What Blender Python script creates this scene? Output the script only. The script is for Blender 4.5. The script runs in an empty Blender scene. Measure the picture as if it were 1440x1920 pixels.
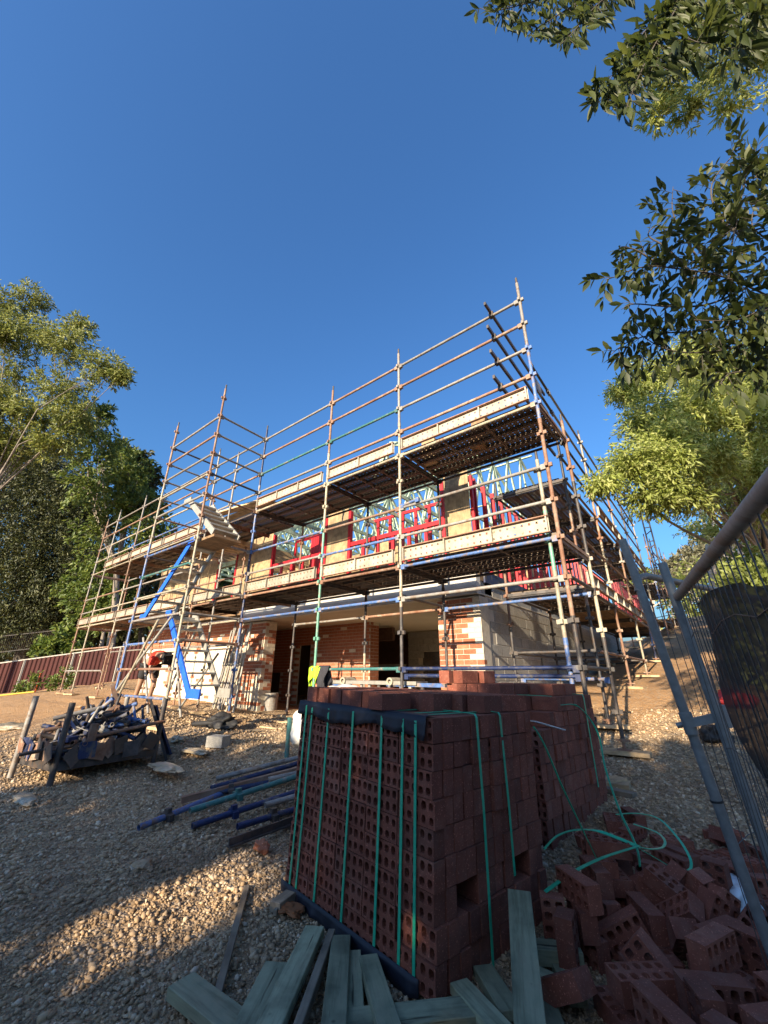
import bpy, math, random
import numpy as np
from mathutils import Vector, Matrix, Euler

random.seed(7)
rng = np.random.default_rng(7)
scene = bpy.context.scene
col = scene.collection
PI = math.pi

# ------------------------------------------------------------------ camera
cam_d = bpy.data.cameras.new('camera')
cam = bpy.data.objects.new('camera', cam_d)
col.objects.link(cam)
PITCH, ROLL, YAW, FPX = 0.387404516, 0.00595949155, 0.674907515, 751.5635
_fh = Vector((-math.sin(YAW), math.cos(YAW), 0)); _up = Vector((0, 0, 1)); _rt = Vector((math.cos(YAW), math.sin(YAW), 0))
FW = math.cos(PITCH) * _fh + math.sin(PITCH) * _up
_u = -math.sin(PITCH) * _fh + math.cos(PITCH) * _up
RT = math.cos(ROLL) * _rt + math.sin(ROLL) * _u
UP = -math.sin(ROLL) * _rt + math.cos(ROLL) * _u
m = Matrix.Identity(4)
for i in range(3):
    m[i][0], m[i][1], m[i][2] = RT[i], UP[i], -FW[i]
cam.matrix_world = m
cam_d.sensor_fit = 'HORIZONTAL'
cam_d.sensor_width = 36
cam_d.lens = FPX / 1440 * 36
cam_d.clip_start = 0.05
cam_d.clip_end = 3000
scene.camera = cam

# ------------------------------------------------------------------ light
SUN = Vector((0.12, -1.0, 0.345)).normalized()
EL = math.asin(SUN.z)
world = bpy.data.worlds.new('World')
scene.world = world
world.use_nodes = True
wn = world.node_tree
bg = wn.nodes['Background']
sky = wn.nodes.new('ShaderNodeTexSky')
sky.sky_type = 'NISHITA'
sky.sun_disc = False
sky.sun_elevation = EL
sky.sun_rotation = math.atan2(SUN.x, SUN.y)
sky.altitude = 0
sky.air_density = 1.5
sky.dust_density = 2.8
sky.ozone_density = 10.0
wn.links.new(sky.outputs[0], bg.inputs[0])
bg.inputs[1].default_value = 0.11
sun_d = bpy.data.lights.new('sun', 'SUN')
sun_d.energy = 5.0
sun_d.angle = math.radians(0.53)
sun_d.color = (1.0, 0.82, 0.58)
sun_o = bpy.data.objects.new('sun', sun_d)
col.objects.link(sun_o)
sun_o.rotation_euler = SUN.to_track_quat('Z', 'Y').to_euler()
sun_o.location = SUN * 60
vs = scene.view_settings
vs.view_transform = 'Standard'
vs.look = 'None'
vs.exposure = 1.3
vs.gamma = 1.0
vs.use_curve_mapping = False

# ------------------------------------------------------------------ helpers
W = {}                                                   # world matrix of every object made here


def place(o, M, parent=None):
    col.objects.link(o)
    if parent is not None:
        o.parent = parent
        o.matrix_basis = W[parent.name].inverted() @ M
    else:
        o.matrix_basis = M
    W[o.name] = M
    return o


def T(*p):
    return Matrix.Translation(Vector(p if len(p) == 3 else p[0]))


def tag(o, label=None, cat=None, group=None, kind=None):
    if label: o['label'] = label
    if cat: o['category'] = cat
    if group: o['group'] = group
    if kind: o['kind'] = kind
    return o


def empty(name, loc, label=None, cat=None, group=None, kind=None):
    o = bpy.data.objects.new(name, None)
    o.empty_display_size = 0.1
    place(o, T(*loc))
    return tag(o, label, cat, group, kind)


def inst(name, mesh, M, parent=None, label=None, cat=None, group=None, kind=None):
    o = bpy.data.objects.new(name, mesh)
    place(o, M, parent)
    return tag(o, label, cat, group, kind)


def frame(o, ux, uy=None, uz=None):
    """matrix with origin o and the given axes (made orthonormal)"""
    ux = Vector(ux).normalized()
    if uz is None:
        uz = ux.cross(Vector(uy)).normalized()
    uz = Vector(uz); uz = (uz - ux * uz.dot(ux)).normalized()
    uy = uz.cross(ux)
    M = Matrix.Identity(4)
    for i in range(3):
        M[i][0], M[i][1], M[i][2], M[i][3] = ux[i], uy[i], uz[i], o[i]
    return M


class MB:
    def __init__(s):
        s.v = []; s.f = []; s.mi = []; s.sm = []

    def add(s, vs_, fs, mi=0, smooth=False):
        b = len(s.v)
        s.v += [tuple(x) for x in vs_]
        for f in fs:
            s.f.append([b + i for i in f]); s.mi.append(mi); s.sm.append(smooth)
        return s

    def box(s, c, d, M=None, mi=0):
        """c centre, d full size, M optional rotation/frame applied about the centre"""
        c = Vector(c)
        P = []
        for z in (-.5, .5):
            for x, y in ((-.5, -.5), (.5, -.5), (.5, .5), (-.5, .5)):
                q = Vector((x * d[0], y * d[1], z * d[2]))
                if M is not None: q = M.to_3x3() @ q
                P.append(c + q)
        return s.add(P, [(3, 2, 1, 0), (4, 5, 6, 7), (0, 1, 5, 4), (1, 2, 6, 5), (2, 3, 7, 6), (3, 0, 4, 7)], mi)

    def beam(s, p, q, w, h, up=(0, 0, 1), mi=0):
        p = Vector(p); q = Vector(q); ax = q - p
        up = Vector(up)
        if abs(ax.normalized().dot(up)) > .99: up = Vector((0, 1, 0))
        M = frame((p + q) / 2, ax, None, up)
        return s.box((p + q) / 2, (ax.length, w, h), M, mi)

    def tube(s, p, q, r, n=8, r2=None, cap=True, mi=0, inner=None):
        p = Vector(p); q = Vector(q); ax = (q - p).normalized()
        a = ax.orthogonal().normalized(); b = ax.cross(a)
        r2 = r if r2 is None else r2
        ring = [a * math.cos(2 * PI * i / n) + b * math.sin(2 * PI * i / n) for i in range(n)]
        P = [p + d * r for d in ring] + [q + d * r2 for d in ring]
        s.add(P, [(i, (i + 1) % n, n + (i + 1) % n, n + i) for i in range(n)], mi, True)
        if inner:                                        # open hollow ends
            for base, rr, sg in ((p, r, 1), (q, r2, -1)):
                ri = rr * inner
                P = [base + d * rr for d in ring] + [base + d * ri for d in ring] + [base + ax * sg * .15 + d * ri for d in ring]
                F = [(i, (i + 1) % n, n + (i + 1) % n, n + i) for i in range(n)] + [(n + i, n + (i + 1) % n, 2 * n + (i + 1) % n, 2 * n + i) for i in range(n)]
                F.append(tuple(range(2 * n, 3 * n)))
                s.add(P, F, mi)
        elif cap:
            s.add(P[:n], [tuple(range(n - 1, -1, -1))], mi)
            s.add(P[n:], [tuple(range(n))], mi)
        return s

    def path(s, pts, radii, n=6, mi=0):
        pts = [Vector(p) for p in pts]
        rings = []
        a = None
        for i, p in enumerate(pts):
            d = (pts[min(i + 1, len(pts) - 1)] - pts[max(i - 1, 0)]).normalized()
            a = d.orthogonal().normalized() if a is None else (a - d * a.dot(d)).normalized()
            b = d.cross(a)
            rings.append([p + (a * math.cos(2 * PI * k / n) + b * math.sin(2 * PI * k / n)) * radii[i] for k in range(n)])
        P = [v for r in rings for v in r]
        F = []
        for i in range(len(pts) - 1):
            for k in range(n):
                F.append((i * n + k, i * n + (k + 1) % n, (i + 1) * n + (k + 1) % n, (i + 1) * n + k))
        s.add(P, F, mi, True)
        s.add(rings[-1], [tuple(range(n))], mi)
        return s

    def ribbon(s, pts, w, up=(0, 0, 1), t=.0015, mi=0):
        pts = [Vector(p) for p in pts]
        P = []
        for i, p in enumerate(pts):
            d = (pts[min(i + 1, len(pts) - 1)] - pts[max(i - 1, 0)]).normalized()
            upv = Vector(up[i]) if isinstance(up, list) else Vector(up)
            sd = d.cross(upv)
            if sd.length < .05: sd = d.orthogonal()
            sd.normalize(); nn = sd.cross(d)
            P += [p - sd * w / 2 - nn * t, p + sd * w / 2 - nn * t, p + sd * w / 2 + nn * t, p - sd * w / 2 + nn * t]
        F = []
        for i in range(len(pts) - 1):
            for k in range(4):
                F.append((4 * i + k, 4 * i + (k + 1) % 4, 4 * i + 4 + (k + 1) % 4, 4 * i + 4 + k))
        return s.add(P, F, mi, False)

    def mesh(s, name, mats):
        me = bpy.data.meshes.new(name)
        me.from_pydata(s.v, [], s.f)
        for mt in (mats if isinstance(mats, (list, tuple)) else [mats]): me.materials.append(mt)
        me.polygons.foreach_set('material_index', s.mi)
        me.polygons.foreach_set('use_smooth', s.sm)
        me.update()
        return me

    def build(s, name, mats, parent=None, label=None, cat=None, group=None, kind=None, origin=None):
        if origin is None:
            a = np.array(s.v); lo = a.min(0); hi = a.max(0)
            origin = ((lo[0] + hi[0]) / 2, (lo[1] + hi[1]) / 2, lo[2])
        O = Vector(origin)
        s.v = [(x[0] - O[0], x[1] - O[1], x[2] - O[2]) for x in s.v]
        return inst(name, s.mesh(name, mats), T(O), parent, label, cat, group, kind)


def np_mesh(name, V, quads_or_tris, mat, smooth=False):
    """V (n,3), faces (m,k)"""
    me = bpy.data.meshes.new(name)
    F = np.asarray(quads_or_tris, dtype=np.int32); k = F.shape[1]
    me.vertices.add(len(V)); me.vertices.foreach_set('co', np.asarray(V, dtype=np.float32).ravel())
    me.loops.add(F.size); me.loops.foreach_set('vertex_index', F.ravel())
    me.polygons.add(len(F)); me.polygons.foreach_set('loop_start', np.arange(0, F.size, k, dtype=np.int32))
    me.polygons.foreach_set('loop_total', np.full(len(F), k, dtype=np.int32))
    if smooth: me.polygons.foreach_set('use_smooth', np.ones(len(F), dtype=bool))
    me.materials.append(mat)
    me.update(calc_edges=True)
    return me


def ray(px, py):
    return FW + RT * ((px - 720) / FPX) - UP * ((py - 960) / FPX)


def at(px, py, depth):
    """the point seen at photo pixel (px, py), depth metres ahead (measured level)"""
    d = ray(px, py)
    return d * (depth / (d.x * _fh.x + d.y * _fh.y))


def onZ(px, py, z):
    d = ray(px, py); return d * (z / d.z)


def onY(px, py, y):
    d = ray(px, py); return d * (y / d.y)


# ground height (a gently sloping block, banked up along the right side of the house)
GY = [-40, -2, 1.5, 3.0, 4, 6.3, 9.5, 12.3, 15, 20, 30, 60, 120]
GX = [-60, -27, -22, -18, -10, -8, -4, -3.3, -2.9, -1.3, 0.6, 6, 60]
_b = [-1.75, -1.45, -1.22, -1.2, -1.06, -0.87, -0.22, 0.02, 0.50, 1.55, 3.2, 6.5, 10]
GZ = [
    [-1.7, -1.5, -1.3, -1.2, -1.1, -.9, -.5, -.3, 0, .6, 1.5, 4, 8],
    [-1.7, -1.45, -1.2, -1.05, -.95, -.75, -.4, -.1, .2, .8, 1.8, 4, 8],
    [-1.7, -1.4, -1.1, -.95, -.85, -.5, -.15, .1, .3, .8, 1.8, 4, 8],
    [-1.7, -1.4, -1.1, -.9, -.75, -.5, -.35, -.2, .1, .6, 1.8, 4, 8],
    [-1.7, -1.42, -1.08, -.85, -.66, -.78, -.85, -.85, -.85, .3, 1.8, 4, 8],
    [-1.7, -1.42, -1.1, -.96, -.83, -.84, -.86, -.86, -.86, .3, 1.8, 4, 8],
    [-1.72, -1.44, -1.2, -1.12, -.98, -.85, -.88, -.88, -.88, .3, 2.0, 5, 9],
    [-1.72, -1.44, -1.21, -1.14, -1.0, -.86, -.88, -.88, -.88, .5, 2.2, 5, 9],
    [-1.72, -1.44, -1.21, -1.16, -1.02, -.86, -.24, 0, .4, 1.1, 2.5, 5.2, 9],
    _b,
    [-1.75, -1.45, -1.24, -1.2, -1.05, -.8, -.2, .08, .6, 1.7, 3.4, 7, 11],
    [-1.75, -1.45, -1.2, -1.1, -.95, -.6, 0, .4, 1.0, 2.2, 4.4, 8, 13],
    [-1.75, -1.4, -1.1, -.9, -.8, -.4, .4, .8, 1.2, 2.2, 4, 8, 14],
]
_GZ = np.array(GZ)


def gz(x, y):
    x = np.asarray(x, float); y = np.asarray(y, float)
    i = np.clip(np.searchsorted(GX, x) - 1, 0, len(GX) - 2); j = np.clip(np.searchsorted(GY, y) - 1, 0, len(GY) - 2)
    gx = np.array(GX, float); gy = np.array(GY, float)
    a = np.clip((x - gx[i]) / (gx[i + 1] - gx[i]), 0, 1); b = np.clip((y - gy[j]) / (gy[j + 1] - gy[j]), 0, 1)
    return (_GZ[i, j] * (1 - a) * (1 - b) + _GZ[i + 1, j] * a * (1 - b) + _GZ[i, j + 1] * (1 - a) * b + _GZ[i + 1, j + 1] * a * b)


def G(x, y):
    return float(gz(x, y))


def gp(px, py, dz=0.0):
    """the ground point seen at photo pixel (px, py)"""
    z = -1.1
    for _ in range(25):
        p = onZ(px, py, z + dz); z = .5 * z + .5 * G(p.x, p.y)
    return onZ(px, py, z + dz)


# ------------------------------------------------------------------ materials
def mat(name):
    mt = bpy.data.materials.new(name); mt.use_nodes = True
    nt = mt.node_tree
    return mt, nt, nt.nodes['Principled BSDF']


def N(nt, t, **k):
    n = nt.nodes.new(t)
    for a, b in k.items(): setattr(n, a, b)
    return n


def coords(nt, mode, scale=(1, 1, 1)):
    if mode == 'world':
        src = N(nt, 'ShaderNodeNewGeometry').outputs['Position']
    else:
        src = N(nt, 'ShaderNodeTexCoord').outputs['Object']
        # shift by a random amount per object so that copies do not look alike
        oi = N(nt, 'ShaderNodeObjectInfo')
        vm = N(nt, 'ShaderNodeVectorMath', operation='SCALE'); vm.inputs[0].default_value = (37, 53, 91)
        nt.links.new(oi.outputs['Random'], vm.inputs['Scale'])
        ad = N(nt, 'ShaderNodeVectorMath', operation='ADD')
        nt.links.new(src, ad.inputs[0]); nt.links.new(vm.outputs[0], ad.inputs[1]); src = ad.outputs[0]
    mp = N(nt, 'ShaderNodeMapping'); mp.inputs['Scale'].default_value = scale
    nt.links.new(src, mp.inputs[0])
    return mp.outputs[0]


def noise(nt, vec, scale, detail=4, rough=.6):
    n = N(nt, 'ShaderNodeTexNoise'); n.inputs['Scale'].default_value = scale; n.inputs['Detail'].default_value = detail
    n.inputs['Roughness'].default_value = rough
    nt.links.new(vec, n.inputs['Vector'])
    return n.outputs['Fac']


def ramp(nt, fac, stops):
    r = N(nt, 'ShaderNodeValToRGB')
    e = r.color_ramp.elements
    while len(e) < len(stops): e.new(.5)
    for x, (p, c) in zip(e, stops):
        x.position = p; x.color = (c[0], c[1], c[2], 1)
    nt.links.new(fac, r.inputs[0])
    return r.outputs[0]


def mixc(nt, fac, a, b, mode='MIX'):
    n = N(nt, 'ShaderNodeMix', data_type='RGBA', blend_type=mode)
    for s, v in ((0, fac), (6, a), (7, b)):
        if hasattr(v, 'is_linked'): nt.links.new(v, n.inputs[s])
        elif s == 0: n.inputs[0].default_value = v
        else: n.inputs[s].default_value = (v[0], v[1], v[2], 1)
    return n.outputs[2]


def bump(nt, h, strength, dist, bsdf):
    b = N(nt, 'ShaderNodeBump'); b.inputs['Strength'].default_value = strength; b.inputs['Distance'].default_value = dist
    nt.links.new(h, b.inputs['Height']); nt.links.new(b.outputs[0], bsdf.inputs['Normal'])


def vary(nt, colr, amt=.35):
    """per-object brightness"""
    oi = N(nt, 'ShaderNodeObjectInfo')
    mr = N(nt, 'ShaderNodeMapRange'); mr.inputs[3].default_value = 1 - amt; mr.inputs[4].default_value = 1 + amt
    nt.links.new(oi.outputs['Random'], mr.inputs[0])
    h = N(nt, 'ShaderNodeHueSaturation'); nt.links.new(mr.outputs[0], h.inputs['Value']); nt.links.new(colr, h.inputs['Color'])
    return h.outputs[0]


def simple(name, c1, c2, scale=6, rough=.7, metal=0, mode='object', sc=(1, 1, 1), bmp=.15, bscale=60, bdist=.004, var=.15, detail=5, lo=.3, hi=.7):
    mt, nt, b = mat(name)
    v = coords(nt, mode, sc)
    c = ramp(nt, noise(nt, v, scale, detail), [(lo, c1), (hi, c2)])
    if var: c = vary(nt, c, var)
    nt.links.new(c, b.inputs['Base Color'])
    b.inputs['Roughness'].default_value = rough; b.inputs['Metallic'].default_value = metal
    if bmp: bump(nt, noise(nt, v, bscale, 3), bmp, bdist, b)
    return mt


def worn(name, paint, under=(.16, .085, .05), wear=.5, rough=.45, under2=(.30, .27, .24)):
    """paint worn through to rust and bare steel in flakes"""
    mt, nt, b = mat(name)
    v = coords(nt, 'object', (1, 1, 1))
    f1 = noise(nt, v, 9, 6, .7); f2 = noise(nt, v, 3.5, 3, .5)
    base = ramp(nt, f2, [(.35, under), (.65, under2)])
    msk = ramp(nt, f1, [(wear - .05, (1, 1, 1)), (wear + .05, (0, 0, 0))])
    pc = ramp(nt, noise(nt, v, 25, 3), [(.3, [x * .75 for x in paint]), (.7, [min(1, x * 1.15) for x in paint])])
    c = mixc(nt, msk, pc, base)
    nt.links.new(vary(nt, c, .15), b.inputs['Base Color'])
    b.inputs['Roughness'].default_value = rough
    bump(nt, noise(nt, v, 70, 3), .2, .002, b)
    return mt


M = {}
M['galv'] = worn('galvanised_steel', (.25, .24, .225), (.17, .125, .095), .46, .5, (.24, .215, .19))
M['rusty'] = worn('rusty_steel', (.24, .13, .085), (.17, .075, .04), .5, .7, (.33, .25, .19))
M['blue'] = worn('worn_blue_paint', (.075, .15, .36), (.16, .10, .075), .46, .5)
M['deepblue'] = worn('deep_blue_paint', (.013, .026, .09), (.05, .043, .04), .44, .5, (.12, .12, .13))
M['green'] = worn('worn_green_paint', (.13, .33, .24), (.2, .15, .1), .42, .45)
M['teal'] = worn('worn_teal_paint', (.05, .17, .16), (.12, .11, .1), .42, .45)
M['cream'] = worn('cream_paint', (.36, .33, .25), (.20, .11, .07), .44, .55, (.30, .25, .19))
M['darksteel'] = worn('dark_steel', (.045, .043, .045), (.07, .045, .032), .5, .55, (.09, .085, .085))
M['toe'] = simple('pale_toe_board_steel', (.26, .225, .17), (.40, .37, .31), 4, .6, bmp=.2)
M['toering'] = simple('stained_toe_board_rim', (.24, .17, .11), (.40, .32, .24), 20, .6)
M['rustflange'] = simple('rusty_flange', (.22, .10, .06), (.36, .22, .15), 22, .7)
M['plank'] = simple('scaffold_plank_steel', (.10, .075, .058), (.22, .165, .125), 5, .6, sc=(1, 4, 1), var=.3)
M['alu'] = simple('dull_aluminium', (.25, .24, .215), (.36, .35, .32), 12, .5, metal=.1)
M['stairblue'] = simple('bright_blue_paint', (.015, .10, .55), (.02, .13, .65), 6, .35, var=0)
M['pvc'] = simple('blue_black_plastic', (.006, .008, .016), (.011, .014, .028), 20, .6, bmp=.3, bscale=25)
M['strap'] = simple('green_strapping', (.015, .33, .19), (.025, .42, .25), 30, .38, bmp=.1)
M['wood'] = None


def wood(name, c1, c2, rough=.75, axis='X', var=.25, splits=False):
    mt, nt, b = mat(name)
    sc = {'X': (1.2, 14, 14), 'Y': (14, 1.2, 14), 'Z': (14, 14, 1.2)}[axis]
    v = coords(nt, 'object', sc)
    f = noise(nt, v, 2.2, 6, .65)
    c = ramp(nt, f, [(.28, c1), (.55, c2), (.75, [x * .8 for x in c2])])
    v2 = coords(nt, 'object', (1, 1, 1))
    st = ramp(nt, noise(nt, v2, 6, 4), [(.35, (.55, .55, .55)), (.6, (1, 1, 1))])
    c = mixc(nt, 1.0, c, st, 'MULTIPLY')
    if splits:                                           # checks along the grain, knots, mud
        v3 = coords(nt, 'object', (3.0, 42, 42))
        ck = ramp(nt, noise(nt, v3, 1.0, 2, .5), [(.66, (1, 1, 1)), (.71, (.22, .2, .18))])
        c = mixc(nt, 1.0, c, ck, 'MULTIPLY')
        vo = N(nt, 'ShaderNodeTexVoronoi'); vo.inputs['Scale'].default_value = 7; nt.links.new(v2, vo.inputs['Vector'])
        c = mixc(nt, ramp(nt, vo.outputs['Distance'], [(.045, (1, 1, 1)), (.09, (0, 0, 0))]), c, [x * .35 for x in c1])
        c = mixc(nt, ramp(nt, noise(nt, v2, 3, 5, .7), [(.52, (0, 0, 0)), (.75, (.6, .6, .6))]), c, (.20, .155, .11))
    nt.links.new(vary(nt, c, var), b.inputs['Base Color'])
    b.inputs['Roughness'].default_value = rough
    bump(nt, f, .3, .003, b)
    return mt


M['treated'] = wood('green_treated_timber', (.14, .155, .095), (.33, .35, .23), splits=True)
M['lath'] = wood('weathered_lath', (.16, .125, .09), (.28, .23, .17))
M['ply'] = wood('plywood_bracing', (.30, .20, .11), (.40, .29, .165), axis='Z', var=.12)
M['pine'] = wood('raw_pine', (.50, .34, .18), (.64, .47, .28))
M['brownplank'] = wood('old_scaffold_timber', (.16, .095, .05), (.27, .17, .09), axis='Y')
M['truss'] = wood('pale_green_truss_timber', (.36, .50, .36), (.50, .64, .48), axis='Y', var=.2)
M['redsteel'] = simple('red_wall_frame_paint', (.36, .012, .02), (.50, .02, .03), 7, .4, var=.2)
M['whitebeam'] = simple('white_painted_beam', (.46, .44, .40), (.54, .52, .48), 3, .5, bmp=.05, var=0)
M['soffit'] = simple('fibre_cement_soffit', (.44, .40, .33), (.50, .46, .38), 2, .8, mode='world', bmp=.05, var=0)
M['mortar'] = simple('pale_mortar', (.42, .38, .31), (.55, .50, .42), 12, .95, mode='world', var=0, bmp=.5)


def brickmat(name, c1, c2, c3, var=.3, dust=.0):
    mt, nt, b = mat(name)
    v = coords(nt, 'object')
    f = noise(nt, v, 11, 6, .7)
    c = ramp(nt, f, [(.25, c1), (.5, c2), (.78, c3)])
    sp = ramp(nt, noise(nt, v, 120, 2), [(.62, (0, 0, 0)), (.70, (1, 1, 1))])
    c = mixc(nt, sp, c, [min(1, x * 1.9 + .02) for x in c3])
    if dust:
        d = ramp(nt, noise(nt, v, 5, 5, .7), [(.5, (0, 0, 0)), (.8, (dust, dust, dust))])
        c = mixc(nt, d, c, (.30, .22, .18))
    nt.links.new(vary(nt, c, var), b.inputs['Base Color'])
    b.inputs['Roughness'].default_value = .88
    bump(nt, noise(nt, v, 60, 5, .75), .45, .004, b)
    return mt


M['packbrick'] = brickmat('dark_red_pack_brick', (.115, .034, .022), (.165, .049, .030), (.22, .072, .045), .26, .3)
M['redbrick'] = brickmat('red_wall_brick', (.22, .07, .035), (.33, .115, .06), (.40, .16, .09), .25)
M['shadebrick'] = brickmat('shade_darkened_brick', (.06, .03, .022), (.09, .045, .03), (.12, .06, .04), .1)  # wall brick darkened to carry the shade of the back rooms
M['creambrick'] = brickmat('cream_wall_brick', (.50, .41, .30), (.60, .52, .40), (.66, .58, .47), .12)
M['block'] = brickmat('grey_concrete_block', (.21, .205, .19), (.28, .27, .25), (.34, .33, .31), .12)


def leafmat(name, c1, c2, c3, rough=.42, trans=.35, tcol=None):
    mt, nt, b = mat(name)
    g = N(nt, 'ShaderNodeNewGeometry')
    oi = N(nt, 'ShaderNodeObjectInfo')
    ad = N(nt, 'ShaderNodeMath', operation='ADD'); nt.links.new(g.outputs['Random Per Island'], ad.inputs[0]); nt.links.new(oi.outputs['Random'], ad.inputs[1])
    fr = N(nt, 'ShaderNodeMath', operation='FRACT'); nt.links.new(ad.outputs[0], fr.inputs[0])
    c = ramp(nt, fr.outputs[0], [(0, c1), (.55, c2), (1, c3)])
    big = noise(nt, coords(nt, 'world'), .9, 3)
    c = mixc(nt, ramp(nt, big, [(.35, (0, 0, 0)), (.65, (.5, .5, .5))]), c, [x * .6 for x in c1])
    nt.links.new(c, b.inputs['Base Color'])
    b.inputs['Roughness'].default_value = rough
    tr = N(nt, 'ShaderNodeBsdfTranslucent')
    hs = N(nt, 'ShaderNodeHueSaturation'); hs.inputs['Value'].default_value = 1.5; hs.inputs['Hue'].default_value = .48
    nt.links.new(c, hs.inputs['Color']); nt.links.new(hs.outputs[0], tr.inputs['Color'])
    mx = N(nt, 'ShaderNodeMixShader'); mx.inputs[0].default_value = trans
    out = nt.nodes['Material Output']
    nt.links.new(b.outputs[0], mx.inputs[1]); nt.links.new(tr.outputs[0], mx.inputs[2]); nt.links.new(mx.outputs[0], out.inputs['Surface'])
    return mt


M['leaf_near'] = leafmat('broad_glossy_leaf', (.026, .042, .010), (.048, .07, .016), (.11, .135, .03), .55, .38)
M['leaf_gold'] = leafmat('yellow_green_leaf', (.20, .255, .05), (.34, .40, .10), (.50, .53, .21), .5, .42)
M['leaf_olive'] = leafmat('olive_gum_leaf', (.11, .15, .03), (.22, .26, .06), (.36, .37, .12), .5, .35)
M['leaf_mid'] = leafmat('mid_green_leaf', (.06, .11, .02), (.13, .19, .035), (.23, .28, .06), .5, .35)
M['leaf_dark'] = leafmat('dark_fir_green_leaf', (.02, .030, .010), (.045, .06, .016), (.15, .16, .05), .55, .2)  # palest tone puts sunlit patches into the leaf colour
M['leaf_dry'] = leafmat('dry_pale_leaf', (.14, .14, .08), (.20, .20, .12), (.28, .27, .18), .55, .3)
M['bark'] = simple('grey_bark', (.16, .135, .11), (.32, .28, .24), 4, .9, mode='world', sc=(3, 3, .8), bmp=.6, bscale=20, bdist=.02)
M['palebark'] = simple('pale_gum_bark', (.36, .32, .27), (.55, .50, .43), 3, .8, mode='world', sc=(2, 2, .5), bmp=.3, bscale=12, bdist=.01)
M['darkbark'] = simple('dark_bark', (.045, .038, .032), (.09, .078, .065), 4, .9, mode='world', sc=(3, 3, .8), bmp=.5, bscale=20, bdist=.01)

# ------------------------------------------------------------------ ground
def ground_material():
    mt, nt, b = mat('gravel_and_dirt')
    pos = N(nt, 'ShaderNodeNewGeometry').outputs['Position']
    vo = N(nt, 'ShaderNodeTexVoronoi'); vo.inputs['Scale'].default_value = 30; nt.links.new(pos, vo.inputs['Vector'])
    vo2 = N(nt, 'ShaderNodeTexVoronoi'); vo2.inputs['Scale'].default_value = 75; nt.links.new(pos, vo2.inputs['Vector'])
    n1 = noise(nt, pos, .7, 5, .6); n2 = noise(nt, pos, 4, 5, .65)
    sep = N(nt, 'ShaderNodeSeparateColor'); nt.links.new(vo.outputs['Color'], sep.inputs[0])
    grav = ramp(nt, sep.outputs[0], [(0, (.26, .175, .10)), (.4, (.42, .295, .17)), (.75, (.54, .39, .24)), (1, (.60, .46, .31))])
    grav = mixc(nt, ramp(nt, n2, [(.45, (0, 0, 0)), (.7, (.6, .6, .6))]), grav, (.22, .16, .11))
    dirt = ramp(nt, n2, [(.25, (.30, .165, .07)), (.5, (.46, .265, .12)), (.75, (.55, .34, .17))])
    dirt = mixc(nt, ramp(nt, sep.outputs[1], [(.6, (0, 0, 0)), (.9, (.5, .5, .5))]), dirt, (.36, .29, .22))
    pt_ = ramp(nt, noise(nt, pos, .55, 6, .65), [(.32, (.62, .58, .55)), (.55, (1, 1, 1))])
    grav = mixc(nt, 1.0, grav, pt_, 'MULTIPLY')
    # dirt takes over away from the gravelled yard
    sp = N(nt, 'ShaderNodeSeparateXYZ'); nt.links.new(pos, sp.inputs[0])

    def rng_(src, a, c):
        r = N(nt, 'ShaderNodeMapRange'); r.inputs[1].default_value = a; r.inputs[2].default_value = c
        nt.links.new(src, r.inputs[0]); return r.outputs[0]
    right = rng_(sp.outputs['Y'], 6.4, 8.6)
    left = rng_(sp.outputs['X'], -9.0, -12.0)
    mxm = N(nt, 'ShaderNodeMath', operation='MAXIMUM'); nt.links.new(right, mxm.inputs[0]); nt.links.new(left, mxm.inputs[1])
    ad = N(nt, 'ShaderNodeMath', operation='ADD'); nt.links.new(mxm.outputs[0], ad.inputs[0])
    r = N(nt, 'ShaderNodeMapRange'); r.inputs[1].default_value = .35; r.inputs[2].default_value = .75; r.inputs[3].default_value = -.35; r.inputs[4].default_value = .35
    nt.links.new(n1, r.inputs[0]); nt.links.new(r.outputs[0], ad.inputs[1])
    msk = ramp(nt, ad.outputs[0], [(.35, (0, 0, 0)), (.65, (1, 1, 1))])
    c = mixc(nt, msk, grav, dirt)
    nt.links.new(c, b.inputs['Base Color']); b.inputs['Roughness'].default_value = .95
    h = N(nt, 'ShaderNodeMath', operation='ADD'); nt.links.new(vo.outputs['Distance'], h.inputs[0])
    h2 = N(nt, 'ShaderNodeMath', operation='MULTIPLY'); h2.inputs[1].default_value = .5; nt.links.new(vo2.outputs['Distance'], h2.inputs[0]); nt.links.new(h2.outputs[0], h.inputs[1])
    iv = N(nt, 'ShaderNodeMath', operation='MULTIPLY'); iv.inputs[1].default_value = -1; nt.links.new(h.outputs[0], iv.inputs[0])
    h3 = N(nt, 'ShaderNodeMath', operation='ADD'); nt.links.new(iv.outputs[0], h3.inputs[0])
    n3 = noise(nt, pos, 9, 6, .7); m3 = N(nt, 'ShaderNodeMath', operation='MULTIPLY'); m3.inputs[1].default_value = 1.6; nt.links.new(n3, m3.inputs[0]); nt.links.new(m3.outputs[0], h3.inputs[1])
    bump(nt, h3.outputs[0], 1.0, .035, b)
    return mt


def ticks(*segs):
    out = []
    for a, b_, st in segs: out += list(np.arange(a, b_, st))
    return np.array(out)


xs = ticks((-420, -60, 30), (-60, -12, 1.2), (-12, 3, .11), (3, 60, 3), (60, 430, 30))
ys = ticks((-60, -2, 4), (-2, 11, .11), (11, 32, .6), (32, 60, 2), (60, 520, 25))
XX, YY = np.meshgrid(xs, ys, indexing='ij')
ZZ = gz(XX, YY)


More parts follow.
